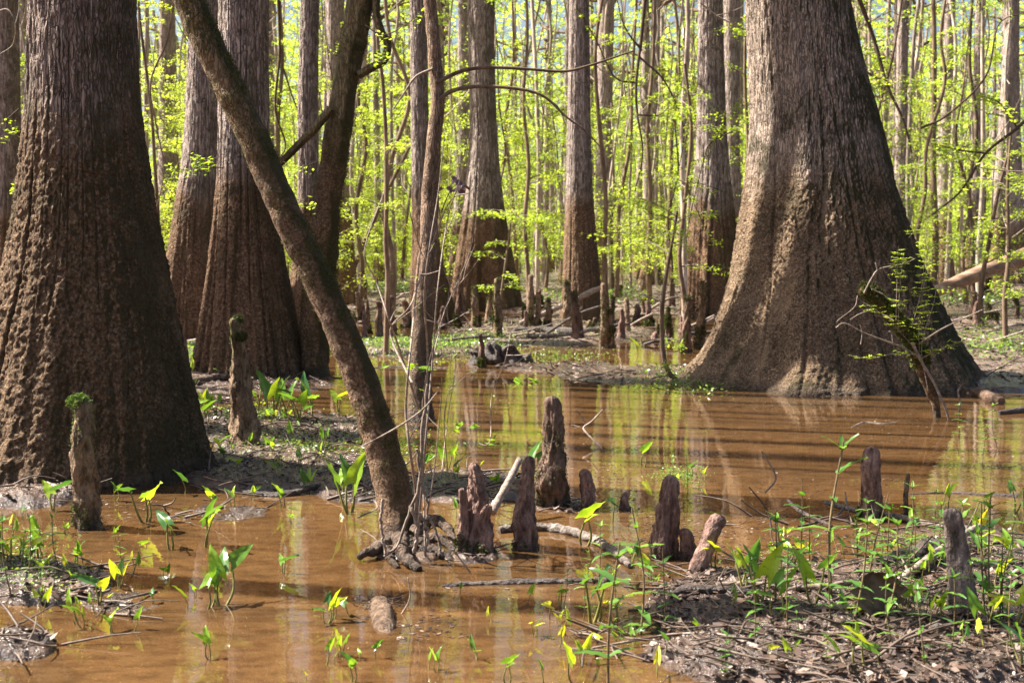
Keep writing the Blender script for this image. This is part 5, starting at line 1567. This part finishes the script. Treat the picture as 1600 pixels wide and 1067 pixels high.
# ------------------------------------------------------------------ background forest
br_ = np.random.default_rng(4242)
UND = []
for q in range(9):
    h = br_.uniform(5, 11)
    t_, b_, f_ = understory(br_, h, lean=br_.uniform(.02, .16), nb=int(28 + h), nl=150, leaf=0.072, z0=0.8, spread=br_.uniform(1.3, 2.1), r0=br_.uniform(.03, .055))
    UND.append((t_.mesh('trunk', M['bark_thin']), b_.mesh('branches', M['bark_thin']), f_.mesh('foliage', M['leaf_spring'])))
FARU = []
for q in range(5):
    h = br_.uniform(8, 15)
    t_, b_, f_ = understory(br_, h, lean=br_.uniform(.02, .12), nb=54, nl=130, leaf=0.15, z0=0.5, spread=2.6, r0=br_.uniform(.05, .08))
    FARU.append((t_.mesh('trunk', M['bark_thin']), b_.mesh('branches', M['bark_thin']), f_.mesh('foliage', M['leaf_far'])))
CAN = []
for q in range(6):
    r = br_.uniform(.16, .30)
    prof = np.array([[0, 0, r * 2.3], [.4, 0, r * 1.9], [1.0, br_.normal(0, .03), r * 1.55], [2.0, br_.normal(0, .05), r * 1.2], [4, br_.normal(0, .1), r], [7.5, br_.normal(0, .2), r * .9]])
    mb, tip, base = trunk_mesh(prof, 0, top=25, nth=36, dz=.12, flute=.16, rough=.012, seed=80 + q, zdetail=7.5, topr=.3)
    CAN.append(mb.mesh('trunk', M['bark_far']))

placed = []


def spot(y0, y1, amax, mind):
    for _ in range(200):
        y = math.sqrt(br_.uniform(y0 ** 2, y1 ** 2))
        x = y * math.tan(math.radians(br_.uniform(-amax, amax)))
        if all((x - a) ** 2 + (y - b) ** 2 > mind ** 2 for a, b in placed):
            placed.append((x, y)); return x, y
    placed.append((x, y)); return x, y


def put(meshes, name, x, y, rz, sc, label, cat, group, crown_i=None):
    root = empty(name, (x, y, 0), rz, sc)
    for nm, me in meshes:
        link(nm, me, root)
    if name == 'forest_tree': root.scale = (sc, sc, 1)
    if crown_i is not None:
        crown(root, 0, 0, rz, 1.0, crown_i)
    tag(root, label, cat, group)
    return root


def far_label(kind, y, px, sc, cat, group):
    dist = 'near' if y < 34 else ('mid-distance' if y < 55 else ('far' if y < 80 else 'very far'))
    thick = 'slender' if sc < .85 else ('stout' if sc > 1.15 else 'medium')
    g = gap(px)
    return '%s %s %s %s' % (dist, thick, kind, g)


GT = 'tall trunks of the forest behind'
GU = 'leafy young trees of the understory'
for i in range(78):
    y0, y1 = (38, 56) if i < 14 else (52, 100)
    x, y = spot(y0, y1, 23.5, 1.6)
    sc = br_.uniform(.65, 1.35)
    px, _ = to_px(np.array([x]), np.array([y]), 1.0)
    lab = far_label('straight trunk', y, float(px[0]), sc, 'tree', GT)
    put([('trunk', CAN[i % 6])], 'forest_tree', x, y, br_.uniform(0, 6.28), sc, lab, 'tree', GT, crown_i=i)
for i in range(90):
    x, y = spot(27, 62, 23.5, 1.2)
    if y < 33: x = min(x, 0.30 * y)
    sc = br_.uniform(.8, 1.3)
    px, _ = to_px(np.array([x]), np.array([y]), 1.0)
    lab = far_label('leafy young tree', y, float(px[0]), sc, 'young tree', GU)
    m = UND[i % 9]
    put([('trunk', m[0]), ('branches', m[1]), ('foliage', m[2])], 'young_tree', x, y, br_.uniform(0, 6.28), sc, lab, 'young tree', GU)
for i in range(84):
    x, y = spot(58, 108, 24, 1.2)
    sc = br_.uniform(.8, 1.35)
    px, _ = to_px(np.array([x]), np.array([y]), 1.0)
    lab = far_label('leafy tree', y, float(px[0]), sc, 'young tree', GU)
    m = FARU[i % 5]
    put([('trunk', m[0]), ('branches', m[1]), ('foliage', m[2])], 'young_tree', x, y, br_.uniform(0, 6.28), sc, lab, 'young tree', GU)
POLE = []
for q in range(8):
    h = br_.uniform(11, 17); r0 = br_.uniform(.022, .06)
    pts = [np.array([0, 0, -.2])] + [np.array([br_.normal(0, .02 * z) + .03 * q / 8 * z, br_.normal(0, .02 * z), z]) for z in np.linspace(1.2, h, 7)]
    mb = MB(); add_tube(mb, smooth_path(pts, 40), r0 * (1.25 - 0.7 * np.linspace(0, 1, 40)), 10, rough=.15, rs=6)
    me1 = mb.mesh('trunk', M['pole']); mb = MB()
    for b in range(7):
        z = br_.uniform(2, h); a = br_.uniform(0, 6.28); L = br_.uniform(.5, 1.6)
        c = np.array([0, 0, z]) + [.03 * q / 8 * z, 0, 0]
        add_tube(mb, smooth_path([c, c + [math.cos(a) * L * .6, math.sin(a) * L * .6, L * .5], c + [math.cos(a) * L, math.sin(a) * L, L * 1.1]], 7), np.linspace(.02, .006, 7), 4, caps=False)
    POLE.append((me1, mb.mesh('branches', M['pole'])))
GP = 'thin poles of young trees in the forest behind'
for i in range(190):
    x, y = spot(23 if i < 22 else 34, 80, 23.5, .9)
    if i < 22: x = math.copysign(max(abs(x), 0.12 * y), x)
    sc = br_.uniform(.75, 1.3)
    px, _ = to_px(np.array([x]), np.array([y]), 1.0)
    m = POLE[i % 8]
    put([('trunk', m[0]), ('branches', m[1])], 'pole_tree', x, y, br_.uniform(0, 6.28), sc, far_label('leafless pole tree', y, float(px[0]), sc, 'tree', GP), 'young tree', GP)
# trees standing just outside the left of the picture: they shade the water in bars
GL = 'trees standing left of the view that shade the water'
LT = [(-8.2, 16.9, .3), (-8.5, 12.0, .5), (-9.8, 13.4, .8), (-8.2, 15.4, .45), (-11.5, 15.6, .6), (-12.6, 17.6, .9), (-10.4, 18.4, .5), (-14.5, 14.0, .7), (-4.9, 6.6, .7), (-16, 19.5, .8), (-13.5, 21.5, .6), (-18, 24, 1.0), (-15, 27, .9), (-20, 31, 1.0), (-22, 36, 1.1), (-18, 16.6, .5), (-6.6, 12.4, .22), (-6.9, 11.2, .2), (-9.0, 14.6, .3), (-8.9, 13.0, .25), (-10.5, 12.6, .3), (-9.6, 16.6, .18), (-12.4, 15.2, .32)]
for i, (x, y, sc) in enumerate(LT):
    put([('trunk', CAN[i % 6])], 'forest_tree', x, y, i * 1.3, sc, 'straight trunk standing out of view to the left', 'tree', GL, crown_i=i if i in (8, 13) else None)

# far woods that read as one mass
mb = MB()
n = 95000
a = np.radians(br_.uniform(-34, 34, n)); r = br_.uniform(108, 150, n)
X, Y = r * np.sin(a), r * np.cos(a)
Zf = 25 * br_.uniform(0, 1, n) ** 1.15
dens = fbm(X * .12, Y * .12, Zf * .16, 3, 88) + 0.2 - np.clip(Zf - 12, 0, 99) / 40
k = dens > -0.02
V, Fc = leaf_quads(np.stack([X[k], Y[k], Zf[k]], -1), .62, br_, .7, .6)
mb.add(V, Fc, 0)
for q in range(150):
    aa = math.radians(br_.uniform(-33, 33)); rr = br_.uniform(108, 140)
    x, y = rr * math.sin(aa), rr * math.cos(aa)
    w = br_.uniform(.10, .28)
    add_tube(mb, smooth_path([(x, y, -.2), (x + br_.normal(0, .3), y, 8), (x + br_.normal(0, .8), y, 22)], 8), np.linspace(w * 1.5, w * .5, 8), 7, mi=1, caps=False)
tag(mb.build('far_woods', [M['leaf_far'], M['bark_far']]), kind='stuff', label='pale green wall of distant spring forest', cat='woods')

# ------------------------------------------------------------------ light, sky, camera
SUN_EL = math.radians(51)
AZ = math.radians(74)      # left of the view direction
tosun = np.array([-math.sin(AZ) * math.cos(SUN_EL), math.cos(AZ) * math.cos(SUN_EL), math.sin(SUN_EL)])
from mathutils import Vector
sl_ = bpy.data.lights.new('sun', 'SUN')
sl_.energy = 5.0
sl_.angle = math.radians(0.5)
sl_.color = (1.0, 0.94, 0.84)
so = bpy.data.objects.new('sun', sl_)
COL.objects.link(so)
so.rotation_euler = Vector(-tosun).to_track_quat('-Z', 'Y').to_euler()
w = bpy.data.worlds.new('World')
S.world = w
w.use_nodes = True
nt = w.node_tree
nt.nodes.clear()
sky = nt.nodes.new('ShaderNodeTexSky')
sky.sky_type = 'NISHITA'
sky.sun_disc = False
sky.sun_elevation = SUN_EL
sky.sun_rotation = -AZ
sky.dust_density = 3.0
sky.ozone_density = 0.5
bg = nt.nodes.new('ShaderNodeBackground')
bg.inputs['Strength'].default_value = 0.05
wo = nt.nodes.new('ShaderNodeOutputWorld')
nt.links.new(sky.outputs[0], bg.inputs[0])
nt.links.new(bg.outputs[0], wo.inputs[0])

cam = bpy.data.cameras.new('camera')
cam.sensor_width = 36
cam.lens = FPX / 1600 * 36
cam.clip_start = 0.1
cam.clip_end = 2000
cam.dof.use_dof = True
cam.dof.focus_distance = 7.6
cam.dof.aperture_fstop = 4.5
co = bpy.data.objects.new('camera', cam)
COL.objects.link(co)
co.location = (0, 0, H)
co.rotation_euler = (PI / 2 - PITCH, 0, 0)
S.camera = co
S.view_settings.view_transform = 'Standard'
S.view_settings.look = 'None'
S.view_settings.exposure = 1.75
S.view_settings.gamma = 1
S.cycles.use_denoising = True
S.cycles.max_bounces = 6
S.cycles.diffuse_bounces = 2
S.cycles.glossy_bounces = 3
S.cycles.transmission_bounces = 4
S.cycles.transparent_max_bounces = 6
S.cycles.caustics_reflective = False
S.cycles.caustics_refractive = False
